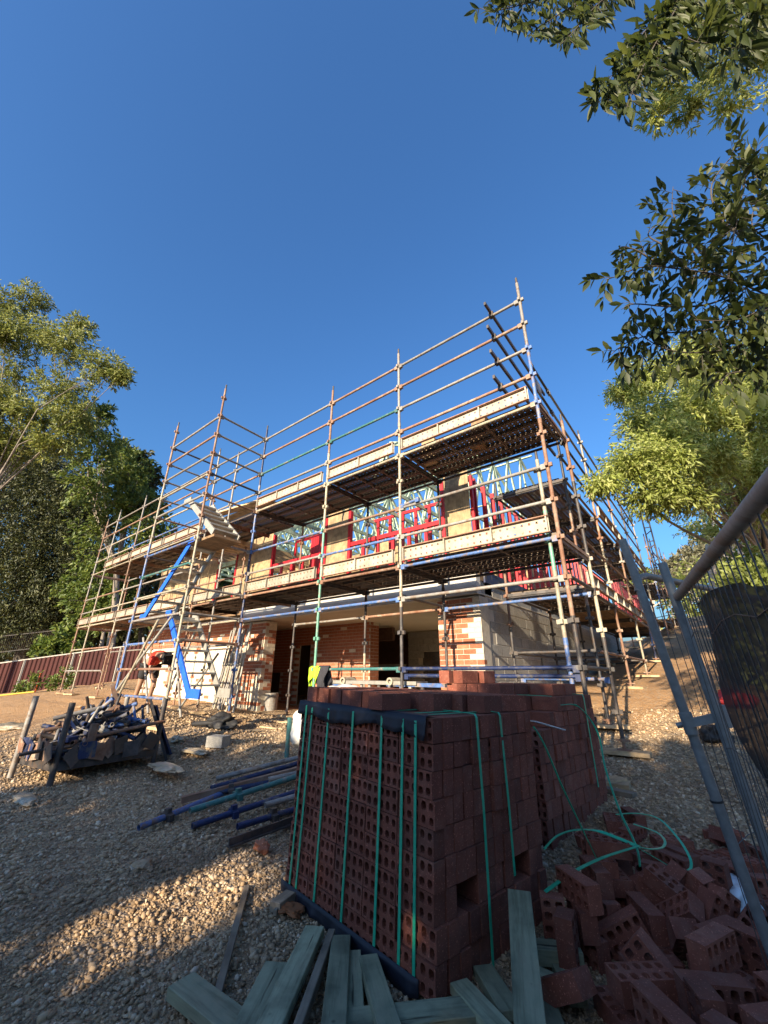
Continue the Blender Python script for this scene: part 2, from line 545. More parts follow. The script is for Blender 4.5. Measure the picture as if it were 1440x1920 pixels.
def lumps(x, y):
    s = np.zeros_like(x)
    for k, (f, a) in enumerate(((.9, .03), (2.1, .018), (4.7, .010), (9.1, .006))):
        s += a * np.sin(f * x + 1.7 * k + .6 * np.sin(f * .7 * y + k)) * np.cos(f * 1.13 * y + 2.3 * k + .5 * np.sin(f * .8 * x))
    # two shallow wheel ruts curving across the yard
    for off in (0, 1.55):
        c = 2.9 + off + .35 * np.sin(.5 * x + .4) - .13 * (x + 4)
        s -= .045 * np.exp(-((y - c) / .17) ** 2) * (x < -1.9)
        s += .02 * np.exp(-((y - c - .3) / .12) ** 2) * (x < -1.9)
    return s


ZZ = ZZ + lumps(XX, YY)
V = np.stack([XX, YY, ZZ], -1).reshape(-1, 3)
ny = len(ys)
ii, jj = np.meshgrid(np.arange(len(xs) - 1), np.arange(ny - 1), indexing='ij')
a = (ii * ny + jj).ravel()
F = np.stack([a, a + ny, a + ny + 1, a + 1], 1)
gmat = ground_material()
inst('ground', np_mesh('ground', V, F, gmat, True), Matrix.Identity(4), kind='structure')

# loose stones of the gravel, as geometry
t_ = (1 + 5 ** .5) / 2
ICO = np.array([(-1, t_, 0), (1, t_, 0), (-1, -t_, 0), (1, -t_, 0), (0, -1, t_), (0, 1, t_), (0, -1, -t_), (0, 1, -t_), (t_, 0, -1), (t_, 0, 1), (-t_, 0, -1), (-t_, 0, 1)]) / math.sqrt(1 + t_ * t_)
ICF = np.array([(0, 11, 5), (0, 5, 1), (0, 1, 7), (0, 7, 10), (0, 10, 11), (1, 5, 9), (5, 11, 4), (11, 10, 2), (10, 7, 6), (7, 1, 8), (3, 9, 4), (3, 4, 2), (3, 2, 6), (3, 6, 8), (3, 8, 9), (4, 9, 5), (2, 4, 11), (6, 2, 10), (8, 6, 7), (9, 8, 1)])
n_st = 84000
xy = rng.uniform((-9.5, .35), (.9, 8.2), (900000, 2))
dep = xy[:, 0] * _fh.x + xy[:, 1] * _fh.y; lat = xy[:, 0] * _rt.x + xy[:, 1] * _rt.y
ok = (dep > .9) & (np.abs(lat) < dep * 1.12 + .2)
pr = np.minimum(1, (1.75 / np.maximum(dep, .5)) ** 1.7)
ok &= rng.random(len(xy)) < pr
ok &= ~((xy[:, 1] > 6.4) & (xy[:, 0] < -3))
xy = xy[ok][:n_st]
n_st = len(xy)
dep = xy[:, 0] * _fh.x + xy[:, 1] * _fh.y
size = np.exp(rng.normal(math.log(.0064), .45, n_st)).clip(.0035, .017) * (1 + .13 * np.maximum(dep - 2, 0))
ax = rng.uniform(.6, 1.25, (n_st, 3)); ax[:, 2] *= .72
P = ICO[None] * (1 + rng.normal(0, .22, (n_st, 12, 1))) * ax[:, None, :]
th = rng.uniform(0, 2 * PI, n_st); c_, s_ = np.cos(th), np.sin(th); tl = rng.normal(0, .35, n_st); ct, st_ = np.cos(tl), np.sin(tl)
x0, y0, z0 = P[..., 0], P[..., 1], P[..., 2]
y0, z0 = y0 * ct[:, None] - z0 * st_[:, None], y0 * st_[:, None] + z0 * ct[:, None]
P = np.stack([x0 * c_[:, None] - y0 * s_[:, None], x0 * s_[:, None] + y0 * c_[:, None], z0], -1) * size[:, None, None]
P += np.stack([xy[:, 0], xy[:, 1], gz(xy[:, 0], xy[:, 1]) + lumps(xy[:, 0], xy[:, 1]) + size * .35], -1)[:, None, :]
SF = (np.arange(n_st)[:, None, None] * 12 + ICF[None]).reshape(-1, 3)
smt, snt, sb = mat('gravel_stone')
g_ = N(snt, 'ShaderNodeNewGeometry')
cc = ramp(snt, g_.outputs['Random Per Island'], [(0, (.21, .145, .085)), (.35, (.38, .265, .155)), (.65, (.50, .365, .225)), (.88, (.58, .445, .30)), (1, (.66, .55, .42))])
cc = mixc(snt, ramp(snt, noise(snt, g_.outputs['Position'], 3, 4), [(.45, (0, 0, 0)), (.7, (.5, .5, .5))]), cc, (.23, .165, .11))
cc = mixc(snt, 1.0, cc, ramp(snt, noise(snt, g_.outputs['Position'], .55, 6, .65), [(.32, (.62, .58, .55)), (.55, (1, 1, 1))]), 'MULTIPLY')
snt.links.new(cc, sb.inputs['Base Color']); sb.inputs['Roughness'].default_value = .9
inst('gravel', np_mesh('gravel', P.reshape(-1, 3), SF, smt), Matrix.Identity(4), kind='stuff')

# ------------------------------------------------------------------ brick meshes


def holed(L, Wd, H, nx, ny_, rx, ry, m_=None, walls=True, sides=True, mb=None, mi=0, jit=0):
    """a slab L x Wd x H with nx * ny_ rounded holes going through along z"""
    mb = mb or MB()
    cx, cy = L / nx, Wd / ny_
    for i in range(nx):
        for j in range(ny_):
            x = -L / 2 + (i + .5) * cx; y = -Wd / 2 + (j + .5) * cy
            rx_, ry_ = rx, ry; xh, yh = x, y
            if jit: rx_ *= random.uniform(.82, 1.12); ry_ *= random.uniform(.82, 1.08); xh += random.uniform(-.002, .002); yh += random.uniform(-.002, .002)
            o = [(-1, -1), (0, -1), (1, -1), (1, 0), (1, 1), (0, 1), (-1, 1), (-1, 0)]
            q = [(-.75, -.85), (0, -1), (.75, -.85), (1, 0), (.75, .85), (0, 1), (-.75, .85), (-1, 0)]
            P_ = []
            for z in ((H / 2, -H / 2) if H else (0,)):
                P_ += [(x + a_ * cx / 2, y + b_ * cy / 2, z) for a_, b_ in o] + [(xh + a_ * rx_, yh + b_ * ry_, z) for a_, b_ in q]
            F_ = []
            for k in range(8):
                k2 = (k + 1) % 8
                F_.append((k, k2, 8 + k2, 8 + k))
                if H:
                    F_.append((16 + k2, 16 + k, 24 + k, 24 + k2))
                    if walls: F_.append((8 + k, 8 + k2, 24 + k2, 24 + k))
            mb.add(P_, F_, mi)
    if sides and H:
        x, y, z = L / 2, Wd / 2, H / 2
        mb.add([(-x, -y, -z), (x, -y, -z), (x, y, -z), (-x, y, -z), (-x, -y, z), (x, -y, z), (x, y, z), (-x, y, z)],
               [(0, 1, 5, 4), (1, 2, 6, 5), (2, 3, 7, 6), (3, 0, 4, 7)], mi)
    return mb


def chamf(L, Wd, H, c=.003):
    """a solid brick with chamfered arrises"""
    mb = MB(); P_ = []
    for z, e in ((-H / 2, c), (-H / 2 + c, 0), (H / 2 - c, 0), (H / 2, c)):
        for sx, sy in ((-1, -1), (1, -1), (1, 1), (-1, 1)):
            P_.append((sx * (L / 2 - e), sy * (Wd / 2 - e), z))
    F_ = [(3, 2, 1, 0), (12, 13, 14, 15)]
    for k in range(3):
        for i in range(4): F_.append((4 * k + i, 4 * k + (i + 1) % 4, 4 * k + 4 + (i + 1) % 4, 4 * k + 4 + i))
    return mb.add(P_, F_)


BR_VAR = [holed(.229, .109, .075, 5, 2, .0155, .0185, jit=1).mesh('cored_brick', M['packbrick']) for _ in range(7)]
BR_CORED = BR_VAR[0]
BR_SOLID = chamf(.229, .109, .075, .002).mesh('pack_brick', M['packbrick'])
WB = {}
for cname in ('redbrick', 'creambrick'):
    WB[cname, 1] = chamf(.230, .10, .076).mesh('wall_' + cname, M[cname])
    WB[cname, 0] = chamf(.110, .10, .076).mesh('wall_half_' + cname, M[cname])
BLK = chamf(.39, .10, .19, .006).mesh('concrete_block', M['block'])
BLKH = chamf(.19, .10, .19, .006).mesh('half_concrete_block', M['block'])


def brick_wall(parent, part, p0, ux, nrm, width, height, cream, singles=True, depth=.11, skip=None, openings=()):
    """mortar slab + bricks standing 5 mm proud of it. p0: bottom corner on the front face"""
    ux = Vector(ux); nrm = Vector(nrm); p0 = Vector(p0)
    R_ = frame((0, 0, 0), ux, None, (0, 0, 1)).to_3x3().to_4x4()
    mb = MB()
    # slab pieces round the openings
    cuts = sorted(set([0, width] + [v for o in openings for v in o[:2]]))
    for a_, b_ in zip(cuts[:-1], cuts[1:]):
        zs = [(0, height)]
        for (oa, ob, za, zb) in openings:
            if oa <= a_ and ob >= b_:
                zs = [(0, za), (zb, height)]
        for za, zb in zs:
            if zb - za > .01:
                c = p0 + ux * (a_ + b_) / 2 - nrm * (depth / 2 + .006) + Vector((0, 0, (za + zb) / 2))
                mb.box(c, (b_ - a_, depth, zb - za), R_)
    host = mb.build(part, M['mortar'], parent)
    rest = {'redbrick': MB(), 'creambrick': MB()}
    for r in range(int(height / .086)):
        z = .043 + r * .086
        x = -.12 if r % 2 else 0
        while x < width - .03:
            a_ = max(x, 0); b_ = min(x + .23, width)
            x += .24
            if b_ - a_ < .02: continue
            if any(oa - .02 < (a_ + b_) / 2 < ob + .02 and za - .03 < z < zb + .03 for oa, ob, za, zb in openings): continue
            half = (b_ - a_) < .18
            kind = 'creambrick' if random.random() < cream((a_ + b_) / 2, z) else 'redbrick'
            pos = p0 + ux * (a_ + b_) / 2 + Vector((0, 0, z)) - nrm * (.05 + random.uniform(-.002, .003))
            if singles:
                Mx = T(pos) @ R_
                o = inst('brick', WB[kind, 0 if half else 1], Mx @ Matrix.Diagonal(((b_ - a_) / (.11 if half else .23), 1, 1, 1)), host)
            else:
                rest[kind].box(pos, (b_ - a_, .1, .076), R_)
    if not singles:
        for k, mbr in rest.items():
            if mbr.v: mbr.build('bricks', M[k], host, kind='stuff')
    return host


# ------------------------------------------------------------------ house
WY = 6.55                                               # front wall plane
HX = -3.10                                              # right wall plane
house = empty('house', (-9.5, 10, -.85), 'two storey brick house under construction with bare red wall frames upstairs', 'house')

# ground floor
brick_wall(house, 'brick_pier', (-3.95, WY, -.86), (1, 0, 0), (0, -1, 0), .85, 2.17, lambda x, z: .8 if x > .66 else .06, True, .30)
brick_wall(house, 'brick_pier', (-3.952, WY + .35, -.86), (0, -1, 0), (-1, 0, 0), .24, 2.17, lambda x, z: .2, False, .10)
brick_wall(house, 'brick_pier', (-10.25, WY, -.88), (1, 0, 0), (0, -1, 0), 1.08, 2.19, lambda x, z: .62 if (z < .75 or 1.2 < z < 1.75) else .12, True, .30)
brick_wall(house, 'brick_pier', (-9.168, WY + .11, -.88), (0, 1, 0), (1, 0, 0), .24, 2.19, lambda x, z: .3, False, .10)
# corbelled brick cap half way up the left pier
cap = MB().box((-9.75, WY - .045, .86), (.95, .09, .05)).build('corbel', M['redbrick'], house)
brick_wall(house, 'front_wall', (-16.25, WY, -.8), (1, 0, 0), (0, -1, 0), 6.0, 2.3, lambda x, z: .06 if z > 1.62 else .88, False, .2)
# recessed porch wall and rooms behind it
brick_wall(house, 'porch_wall', (-12.2, 8.5, -.88), (1, 0, 0), (0, -1, 0), 4.95, 2.3, lambda x, z: .012, False, .2, openings=((.2, 1.3, 0, .95), (1.95, 2.62, 0, 1.73)))
brick_wall(house, 'porch_wall', (-7.246, 8.52, -.88), (0, 1, 0), (1, 0, 0), .34, 2.3, lambda x, z: .02, False, .1)
mb = MB()
mb.box((-7.0, 12.6, -.97), (18.6, 12.0, .2))
mb.build('floor', M['mortar'], house)
dark = MB()                                              # rooms behind the porch, their shade put into a darker brick colour
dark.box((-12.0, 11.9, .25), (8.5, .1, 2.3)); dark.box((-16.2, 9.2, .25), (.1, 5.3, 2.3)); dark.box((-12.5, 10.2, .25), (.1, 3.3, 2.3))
dark.build('inner_wall', M['shadebrick'], house)
MB().box((-8.6, 9.6, 1.12), (2.6, .12, .36)).build('lintel', M['shadebrick'], house)
gb = MB().box((-5.8, 11.42, .27), (4.4, .16, 2.3)).build('garage_wall', M['mortar'], house)
mbx = MB()
for r in range(11):
    for c in range(-1, 12):
        x = -8.0 + .4 * c + (.2 if r % 2 else 0)
        a_, b_ = max(x, -8.0), min(x + .39, -3.6)
        if b_ - a_ > .05 and not (-7.45 < (a_ + b_) / 2 < -6.6 and .0 < r < 8): mbx.box(((a_ + b_) / 2, 11.33, -.78 + .2 * r), (b_ - a_, .04, .19))
mbx.build('blocks', M['block'], gb, kind='stuff')
MB().box((-7.03, 11.336, .02), (.85, .01, 1.36)).build('recess_shade', M['darksteel'], house)  # dark sheet standing in for the shade inside the wall opening
door = MB(); door.box((-8.85, 10.6, -.05), (.06, .06, 1.5)); door.box((-8.2, 10.6, .3), (1.2, .05, .06)); door.build('door_frame', M['alu'], house)
# concrete block side wall
sw = MB().box((HX - .07, 13.0, .36), (.10, 12.3, 2.5)).build('block_wall', M['mortar'], house)
rest = MB(); nblk = 0
for r in range(12):
    z = -.78 + r * .2
    for c in range(31):
        y = 6.95 + c * .4 + (.2 if r % 2 else 0)
        if y + .39 > 19.1: continue
        Mx = frame((HX - .062 + random.uniform(-.002, .003), y + .195, z), (0, 1, 0), None, (0, 0, 1))
        if y < 13.2 and nblk < 290:
            inst('block', BLK, Mx, sw); nblk += 1
        else:
            rest.box(Mx.translation, (.39, .1, .19), Mx)
rest.build('blocks', M['block'], sw, kind='stuff')
pipe = MB().tube((HX + .03, 9.4, .1), (HX + .03, 9.4, .5), .03).build('drain_pipe', M['alu'], sw)
# white steel beam, soffit, floor edge
MB().box((-6.72, WY + .02, 1.52), (7.24, .16, .36)).build('beam', M['whitebeam'], house)
MB().box((-3.3, WY + .36, 1.52), (.36, .50, .34)).build('beam_end', M['block'], house)
MB().box((-6.7, 10.6, 1.36), (7.2, 7.9, .03)).build('soffit', M['soffit'], house)
MB().box((-13.3, 10.6, 1.36), (5.9, 7.9, .03)).build('soffit', M['soffit'], house)
MB().box((-9.7, 12.6, 1.66), (13.2, 11.9, .12)).build('upper_floor', M['brownplank'], house)
MB().box((HX - .02, 13.0, 1.69), (.10, 12.4, .22)).build('floor_edge', M['deepblue'], house)
# plywood bracing sheets
UF, UT = 1.73, 3.72
for xa, xb in ((-3.69, -3.14), (-7.07, -6.36), (-10.26, -9.32), (-11.0, -10.3), (-13.3, -12.15), (-14.6, -13.31), (-16.25, -14.62)):
    MB().box(((xa + xb) / 2, WY + .02, (UF + 3.86) / 2), (xb - xa - .004, .014, 3.86 - UF)).build('plywood_sheet', M['ply'], house)
# red steel wall frames: posts, rails and studs


def stud(p, q, w=.075, d=.045, up=(0, 1, 0), nm='stud'):
    return MB().beam(p, q, w, d, up).build(nm, M['redsteel'], house)


def bay(xa, xb, zr, heads, y=WY + .05, wide=.09):
    for x in (xa, xb): stud((x, y, UF), (x, y, UT), d=wide, nm='post')
    if zr:
        stud((xa + .05, y - .002, zr), (xb - .05, y - .002, zr), .09, .07, nm='sill_rail')
        n = max(2, round((xb - xa) / .45))
        for i in range(1, n):
            x = xa + (xb - xa) * i / n
            stud((x, y, UF), (x, y, zr - .05))
    for x in heads: stud((x, y + .02, UF), (x, y + .02, UT))


bay(-6.31, -3.74, 2.86, ())
bay(-9.27, -7.12, 2.80, ())
bay(-12.1, -11.05, None, ())
MB().box((-11.58, WY + .04, 3.22), (1.0, .12, .14)).build('lintel', M['truss'], house)
# inner frames seen through the openings
for x in (-6.35, -5.95, -5.55, -5.15, -4.75, -4.35): stud((x, 7.7, UF), (x, 7.7, UT + .1))
stud((-6.6, 7.72, UT + .12), (-4.2, 7.72, UT + .12), nm='top_rail')
stud((-4.9, 7.75, 3.5), (-3.5, 7.75, 2.5), nm='brace')
for x in (-8.55, -8.46, -8.37, -8.28, -8.19, -8.1): stud((x, 7.4, UF), (x, 7.4, UT + .05), .085, .08)
stud((-9.3, 7.38, 3.72), (-8.0, 7.38, 3.72), nm='top_rail')
stud((-9.3, 7.38, UF), (-9.3, 7.38, 3.7))
for x in np.arange(-11.9, -3.4, .6): stud((x, 11.5, UF), (x, 11.5, UT))
for x in np.arange(-11.0, -3.4, 2.2): stud((x, 11.52, 2.6), (x + 1.1, 11.52, 2.6), nm='sill_rail')
for xa, xb, y in ((-9.9, -8.4, 9.4), (-5.0, -4.2, 10.2), (-7.4, -6.5, 8.8), (-12.0, -10.4, 9.0), (-10.4, -8.9, 12.2), (-8.7, -6.9, 12.2), (-6.3, -4.0, 12.2), (-9.25, -8.75, 7.9)): MB().box(((xa + xb) / 2, y, 2.7), (xb - xa, .014, 1.95)).build('plywood_sheet', M['ply'], house)
# side frames along the right wall
for i, y in enumerate(np.arange(6.85, 19, .45)):
    stud((HX - .06, y, UF + .08), (HX - .06, y, UT), .05, .085, (1, 0, 0))
for z in (UF + .1, 2.65, UT): stud((HX - .06, 6.7, z), (HX - .06, 19.1, z), .05, .07, nm='rail')
MB().box((HX - .05, 16.3, 2.5), (.02, 1.6, 1.5)).build('plywood_sheet', M['ply'], house)
for ya, yb in ((8.6, 10.6), (10.9, 13.4), (13.7, 17.5)): MB().box((-4.7, (ya + yb) / 2, 2.68), (.014, yb - ya, 1.9)).build('plywood_sheet', M['ply'], house)
# corner posts
for dx in (-.12, .0): stud((HX - .03 + dx, WY + .12, UF), (HX - .03 + dx, WY + .12, UT), .06, .06, nm='post')
# timber joists above the entry, left of the tower
for i in range(10):
    x = -12.2 + i * .24
    MB().beam((x, 5.75, 3.50), (x, 9.0, 3.55), .045, .14).build('joist', M['pine'], house)
MB().beam((-12.3, 5.72, 3.5), (-10.0, 5.72, 3.5), .04, .2).build('fascia', M['pine'], house)
# green roof trusses
for i, x in enumerate(np.arange(-16.1, -3.1, .8)):
    mb = MB()
    y0_, y1_, zb, za = 6.25, 14.6, 3.80, 5.9
    ym = (y0_ + y1_) / 2
    mb.beam((x, y0_, zb), (x, y1_, zb), .04, .09)
    mb.beam((x, y0_ - .25, zb - .05), (x, ym, za), .04, .09); mb.beam((x, y1_ + .25, zb - .05), (x, ym, za), .04, .09)
    nn = 4
    for k in range(nn):
        ya = y0_ + (ym - y0_) * (k + .5) / nn; yb = y0_ + (ym - y0_) * (k + 1) / nn
        zt = zb + (za - zb) * (yb - y0_) / (ym - y0_)
        for s in (0, 1):
            A_ = ya if not s else y1_ - (ya - y0_); B_ = yb if not s else y1_ - (yb - y0_)
            mb.beam((x, A_, zb + .03), (x, B_, zt - .03), .035, .07)
            if k < nn - 1: mb.beam((x, A_ + (1 if not s else -1) * (ym - y0_) / nn, zb + .03), (x, B_, zt - .03), .035, .07)
    mb.build('roof_truss', M['truss'], house)
for y in np.arange(7, 14.2, 1.2):
    z = 3.86 + (min(y - 6.25, 14.6 - y)) * .503
    MB().beam((-16.2, y, z + .06), (-3.0, y, z + .06), .06, .035).build('batten', M['truss'], house)
MB().beam((-5.4, 6.7, 1.9), (-3.9, 8.6, 3.75), .09, .04).build('prop', M['truss'], house)
MB().beam((-9.2, 6.9, 3.5), (-8.2, 7.8, 1.9), .09, .04).build('prop', M['truss'], house)

# ------------------------------------------------------------------ scaffolding
FY, IY = 4.952, 6.222                                   # outer and inner row of the front scaffold


def zk(k, off=0.0):
    return 3.556 + .495 * k + off


def standard(root, x, y, z0, z1, paints, off=0.0, base=True, sole=True):
    """one upright in lengths, with V-pressings every 495 mm, a spigot on top, and a base plate"""
    n = len(paints); cuts = [z1 + (z0 - z1) * i / n for i in range(n + 1)]
    for i in range(n):
        a_, b_ = cuts[i + 1], cuts[i]
        mb = MB().tube((x, y, a_), (x, y, b_), .0242, 10)
        k0 = math.ceil((a_ - 3.556 - off) / .495)
        z = zk(k0, off)
        while z < b_ - .02:
            for dx, dy in ((1, 0), (-1, 0), (0, 1), (0, -1)):
                mb.box((x + dx * .042, y + dy * .042, z), (.042 if dx else .036, .042 if dy else .036, .05))
            mb.tube((x, y, z - .034), (x, y, z + .034), .029, 8)
            z += .495
        if i: mb.tube((x, y, b_ - .05), (x, y, b_ + .03), .028, 8)
        o = mb.build('standard', M[paints[i]], root)
        if i == 0:
            MB().tube((x, y, b_), (x, y, b_ + .12), .018, 8).build('spigot', M['darksteel'], o)
    if base:
        g = G(x, y)
        mb = MB().tube((x, y, g + .05), (x, y, z0 + .05), .019, 8)
        mb.box((x, y, g + .052), (.15, .15, .008)); mb.tube((x, y, z0 - .04), (x, y, z0), .034, 8)
        mb.box((x, y, z0 - .02), (.16, .02, .02))
        mb.build('base_jack', M['rusty'], root)
        if sole: MB().box((x + random.uniform(-.04, .04), y, g + .024), (.5, .225, .045), Matrix.Rotation(random.uniform(-.3, .3), 3, 'Z')).build('sole_board', M['pine'], root)


def ledger(root, p, q, paint, nm='ledger', r=.0242):
    p = Vector(p); q = Vector(q); d = (q - p).normalized()
    mb = MB().tube(p + d * .03, q - d * .03, r, 8)
    for e, s in ((p, 1), (q, -1)): mb.box(e + d * s * .05 - Vector((0, 0, .012)), (.07, .05, .075), frame((0, 0, 0), d, None, (0, 0, 1)))
    return mb.build(nm, M[paint], root)


def transom(root, p, q, paint='rusty'):
    p = Vector(p); q = Vector(q)
    mb = MB().beam(p, q, .05, .05); mb.beam(p - Vector((0, 0, .045)), q - Vector((0, 0, .045)), .012, .05)
    return mb.build('transom', M[paint], root)


PL = {}


def plank_mesh(L):
    L = round(L, 2)
    if L not in PL:
        mb = holed(L, .22, 0, max(4, int(L / .085)), 3, .0085, .0085)
        for s in (-1, 1):
            y = s * .11
            mb.add([(-L / 2, y, 0), (L / 2, y, 0), (L / 2, y, -.06), (-L / 2, y, -.06), (-L / 2, y - s * .018, -.06), (L / 2, y - s * .018, -.06)], [(0, 1, 2, 3), (3, 2, 5, 4)])
        for x in np.arange(-L / 2 + .06, L / 2, max(.3, (L - .12) / 3 - .001)): mb.box((x, 0, -.032), (.03, .215, .05))
        PL[L] = mb.mesh('scaffold_plank', M['plank'])
    return PL[L]


TB = {}


def toe_mesh(L):
    L = round(L, 2)
    if L not in TB:
        mb = holed(L, .2, 0, max(6, int(L / .095)), 2, .019, .019)
        nx_ = max(6, int(L / .095))
        for i in range(nx_):
            for j in range(2):
                cx_, cy_ = -L / 2 + (i + .5) * L / nx_, -.1 + (j + .5) * .1
                ring = [(math.cos(a_ * PI / 4), math.sin(a_ * PI / 4)) for a_ in range(8)]
                mb.add([(cx_ + .0195 * a_, cy_ + .0195 * b_, 0) for a_, b_ in ring] + [(cx_ + .0095 * a_, cy_ + .0095 * b_, .009) for a_, b_ in ring], [(k, (k + 1) % 8, 8 + (k + 1) % 8, 8 + k) for k in range(8)], 2 if j else 0)
        mb2 = MB()
        for v in mb.v: mb2.v.append(v)
        mb2.f = mb.f; mb2.mi = mb.mi; mb2.sm = mb.sm
        for s in (-1, 1):
            mb2.box((0, s * .106, .022), (L, .012, .05), mi=1)
        k = max(1, round(L / .8))
        for i in range(k + 1):
            x = -L / 2 + .02 + (L - .04) * i / k
            mb2.box((x, 0, .02), (.018, .2, .042), mi=0)
        TB[L] = mb2.mesh('toe_board', [M['toe'], M['rustflange'], M['toering']])
    return TB[L]


def deck(root, xa, xb, y0, z, n=5, axis='X', pitch=.238, timber=False):
    """n planks side by side from xa to xb (along axis), first plank edge at y0"""
    L = abs(xb - xa) - .05
    for i in range(n):
        c = (xa + xb) / 2; w = y0 + pitch * (i + .5)
        if timber:
            Mx = T(w, c, z + .02) if axis == 'Y' else T(c, w, z + .02)
            mb = MB(); d = (.225, L, .038) if axis == 'Y' else (L, .225, .038)
            mb.box(Mx.translation + Vector((0, 0, random.uniform(-.004, .006))), d).build('timber_plank', M['brownplank'], root)
        else:
            R_ = Matrix.Rotation(PI / 2, 4, 'Z') if axis == 'Y' else Matrix.Identity(4)
            Mx = (T(w, c, z + .058) if axis == 'Y' else T(c, w, z + .058)) @ R_ @ Matrix.Rotation(random.uniform(-.006, .006), 4, 'X')
            inst('plank', plank_mesh(L), Mx, root)


def toe(root, p, q, z, out):
    """toe board standing on edge between p and q (x, y), facing direction out"""
    p = Vector((p[0], p[1], 0)); q = Vector((q[0], q[1], 0)); L = (q - p).length - .09
    Mx = frame(((p.x + q.x) / 2 + out[0] * .01, (p.y + q.y) / 2 + out[1] * .01, z + .155), q - p, None, (out[0], out[1], 0))
    inst('toe_board', toe_mesh(L), Mx, root)


# --- front run
fs = empty('scaffold', (-4.5, 5.6, -.85), 'long two deck tube scaffold along the front of the house, right of the stair tower', 'scaffold', 'scaffolding round the house')
XF = [-1.225, -3.62, -5.438, -7.824]
standard(fs, XF[0], FY, -.72, 5.92, ['galv', 'blue', 'rusty', 'rusty', 'darksteel'])
standard(fs, XF[1], FY, -.72, 5.86, ['galv', 'cream', 'cream', 'darksteel'])
standard(fs, XF[2], FY, -.70, 5.88, ['rusty', 'cream', 'green', 'green'])
standard(fs, XF[3], FY, -.66, 5.84, ['deepblue', 'blue', 'deepblue', 'blue'])
for x, zt, pts in ((-1.2, 3.95, ['rusty', 'darksteel', 'cream', 'darksteel']), (-3.62, 3.56, ['darksteel', 'galv', 'darksteel', 'darksteel']),
                   (-5.44, 3.56, ['darksteel', 'rusty', 'darksteel', 'cream']), (-7.62, 3.56, ['rusty', 'darksteel', 'darksteel', 'darksteel'])):
    standard(fs, x, IY, -.70, zt, pts)
standard(fs, -1.36, FY + .06, -.4, 2.72, ['cream', 'green', 'cream', 'blue'], base=False)
pal = {4: ['galv', 'rusty', 'galv'], 3: ['rusty', 'rusty', 'rusty'], 2: ['galv', 'teal', 'teal'], 1: ['rusty', 'rusty', 'galv'],
       0: ['cream', 'cream', 'cream'], -2: ['galv', 'rusty', 'blue'], -3: ['galv', 'blue', 'galv'], -4: ['blue', 'rusty', 'rusty'], -5: ['galv', 'blue', 'blue']}
for k, cs in pal.items():
    for i in range(3):
        ledger(fs, (XF[i], FY, zk(k)), (XF[i + 1], FY, zk(k)), cs[i])
for i, c in ((0, 'deepblue'), (1, 'teal')): ledger(fs, (XF[i], FY, zk(-7)), (XF[i + 1], FY, zk(-7)), c)
ledger(fs, (XF[0], FY + .05, zk(-7) - .09), (XF[1], FY + .05, zk(-7) - .09), 'deepblue')
ledger(fs, (-3.2, FY - .04, 2.62), (-3.62, FY, 2.60), 'blue')
XI = [-1.2, -3.62, -5.44, -7.62]
for k, cs in {0: ['darksteel'] * 3, -4: ['darksteel'] * 3, -5: ['blue', 'rusty', 'galv']}.items():
    for i in range(3): ledger(fs, (XI[i], IY, zk(k)), (XI[i + 1], IY, zk(k)), cs[i])
for i in range(4):
    for k in (0, -4): transom(fs, (XF[i], FY, zk(k) + .02), (XI[i], IY, zk(k) + .02), 'darksteel' if i else 'rusty')
    if i in (0, 1): ledger(fs, (XF[i], FY, zk(-5) + .04), (XI[i], IY, zk(-5) + .04), 'darksteel')
ledger(fs, (XF[0], FY, zk(-7)), (XI[0], IY, zk(-7)), 'darksteel')
ledger(fs, (-1.2, IY, zk(-7) - .12), (-2.4, IY, zk(-7) - .12), 'blue')
for i in range(3):
    for k in (0, -4):
        deck(fs, XF[i + 1], XF[i], FY + .03, zk(k) + .02)
        a_, b_ = XF[i] - .04, XF[i + 1] + .04
        toe(fs, (b_, FY - .035), (a_, FY - .035), zk(k) + .02, (0, -1))
# loose end guard tubes that poke out past the front rails
for k, yb in ((4, 7.6), (3, 7.6), (2, 7.6), (1, 7.6)):
    mb = MB().beam((-1.70, 4.70, zk(k) + .055), (-1.70, yb, zk(k) + .055), .034, .06)
    mb.box((-1.70, FY, zk(k) + .02), (.07, .07, .10)); mb.build('end_guard', M['darksteel'], fs)
# half landing sheet on the end of the upper deck
MB().box((-1.24, 5.2, 4.02), (.02, .3, .22)).build('end_plate', M['galv'], fs)

# --- stair tower
ts = empty('stair_tower', (-9, 4.3, -.8), 'tall stair tower with aluminium stairs and bright blue stringers in front of the house', 'scaffold', 'scaffolding round the house')
TY = 3.682
standard(ts, -7.8, TY, -.72, 6.30, ['rusty', 'rusty', 'cream', 'cream'])
standard(ts, -10.1, TY, -.52, 6.22, ['rusty', 'cream', 'blue', 'blue'])
standard(ts, -10.1, FY, -.5, 6.0, ['galv', 'galv', 'rusty', 'rusty'])
standard(ts, -9.03, FY, -.6, 5.5, ['galv', 'galv', 'galv', 'cream'])
tp = {4: 'galv', 3: 'rusty', 2: 'galv', 1: 'cream', 0: 'galv', -2: 'blue', -3: 'teal', -4: 'cream', -5: 'galv', -6: 'blue', -7: 'rusty', -8: 'blue'}
for k, c in tp.items(): ledger(ts, (-10.1, TY, zk(k)), (-7.8, TY, zk(k)), c)
for k in (4, 3, 2, 1, 0, -2, -4, -5, -6): ledger(ts, (-7.8, TY, zk(k)), (-7.82, FY, zk(k)), random.choice(['rusty', 'galv', 'darksteel']))
for k in (4, 3, 2, 1, 0, -2, -5): ledger(ts, (-10.1, TY, zk(k)), (-10.1, FY, zk(k)), random.choice(['rusty', 'galv', 'darksteel']))
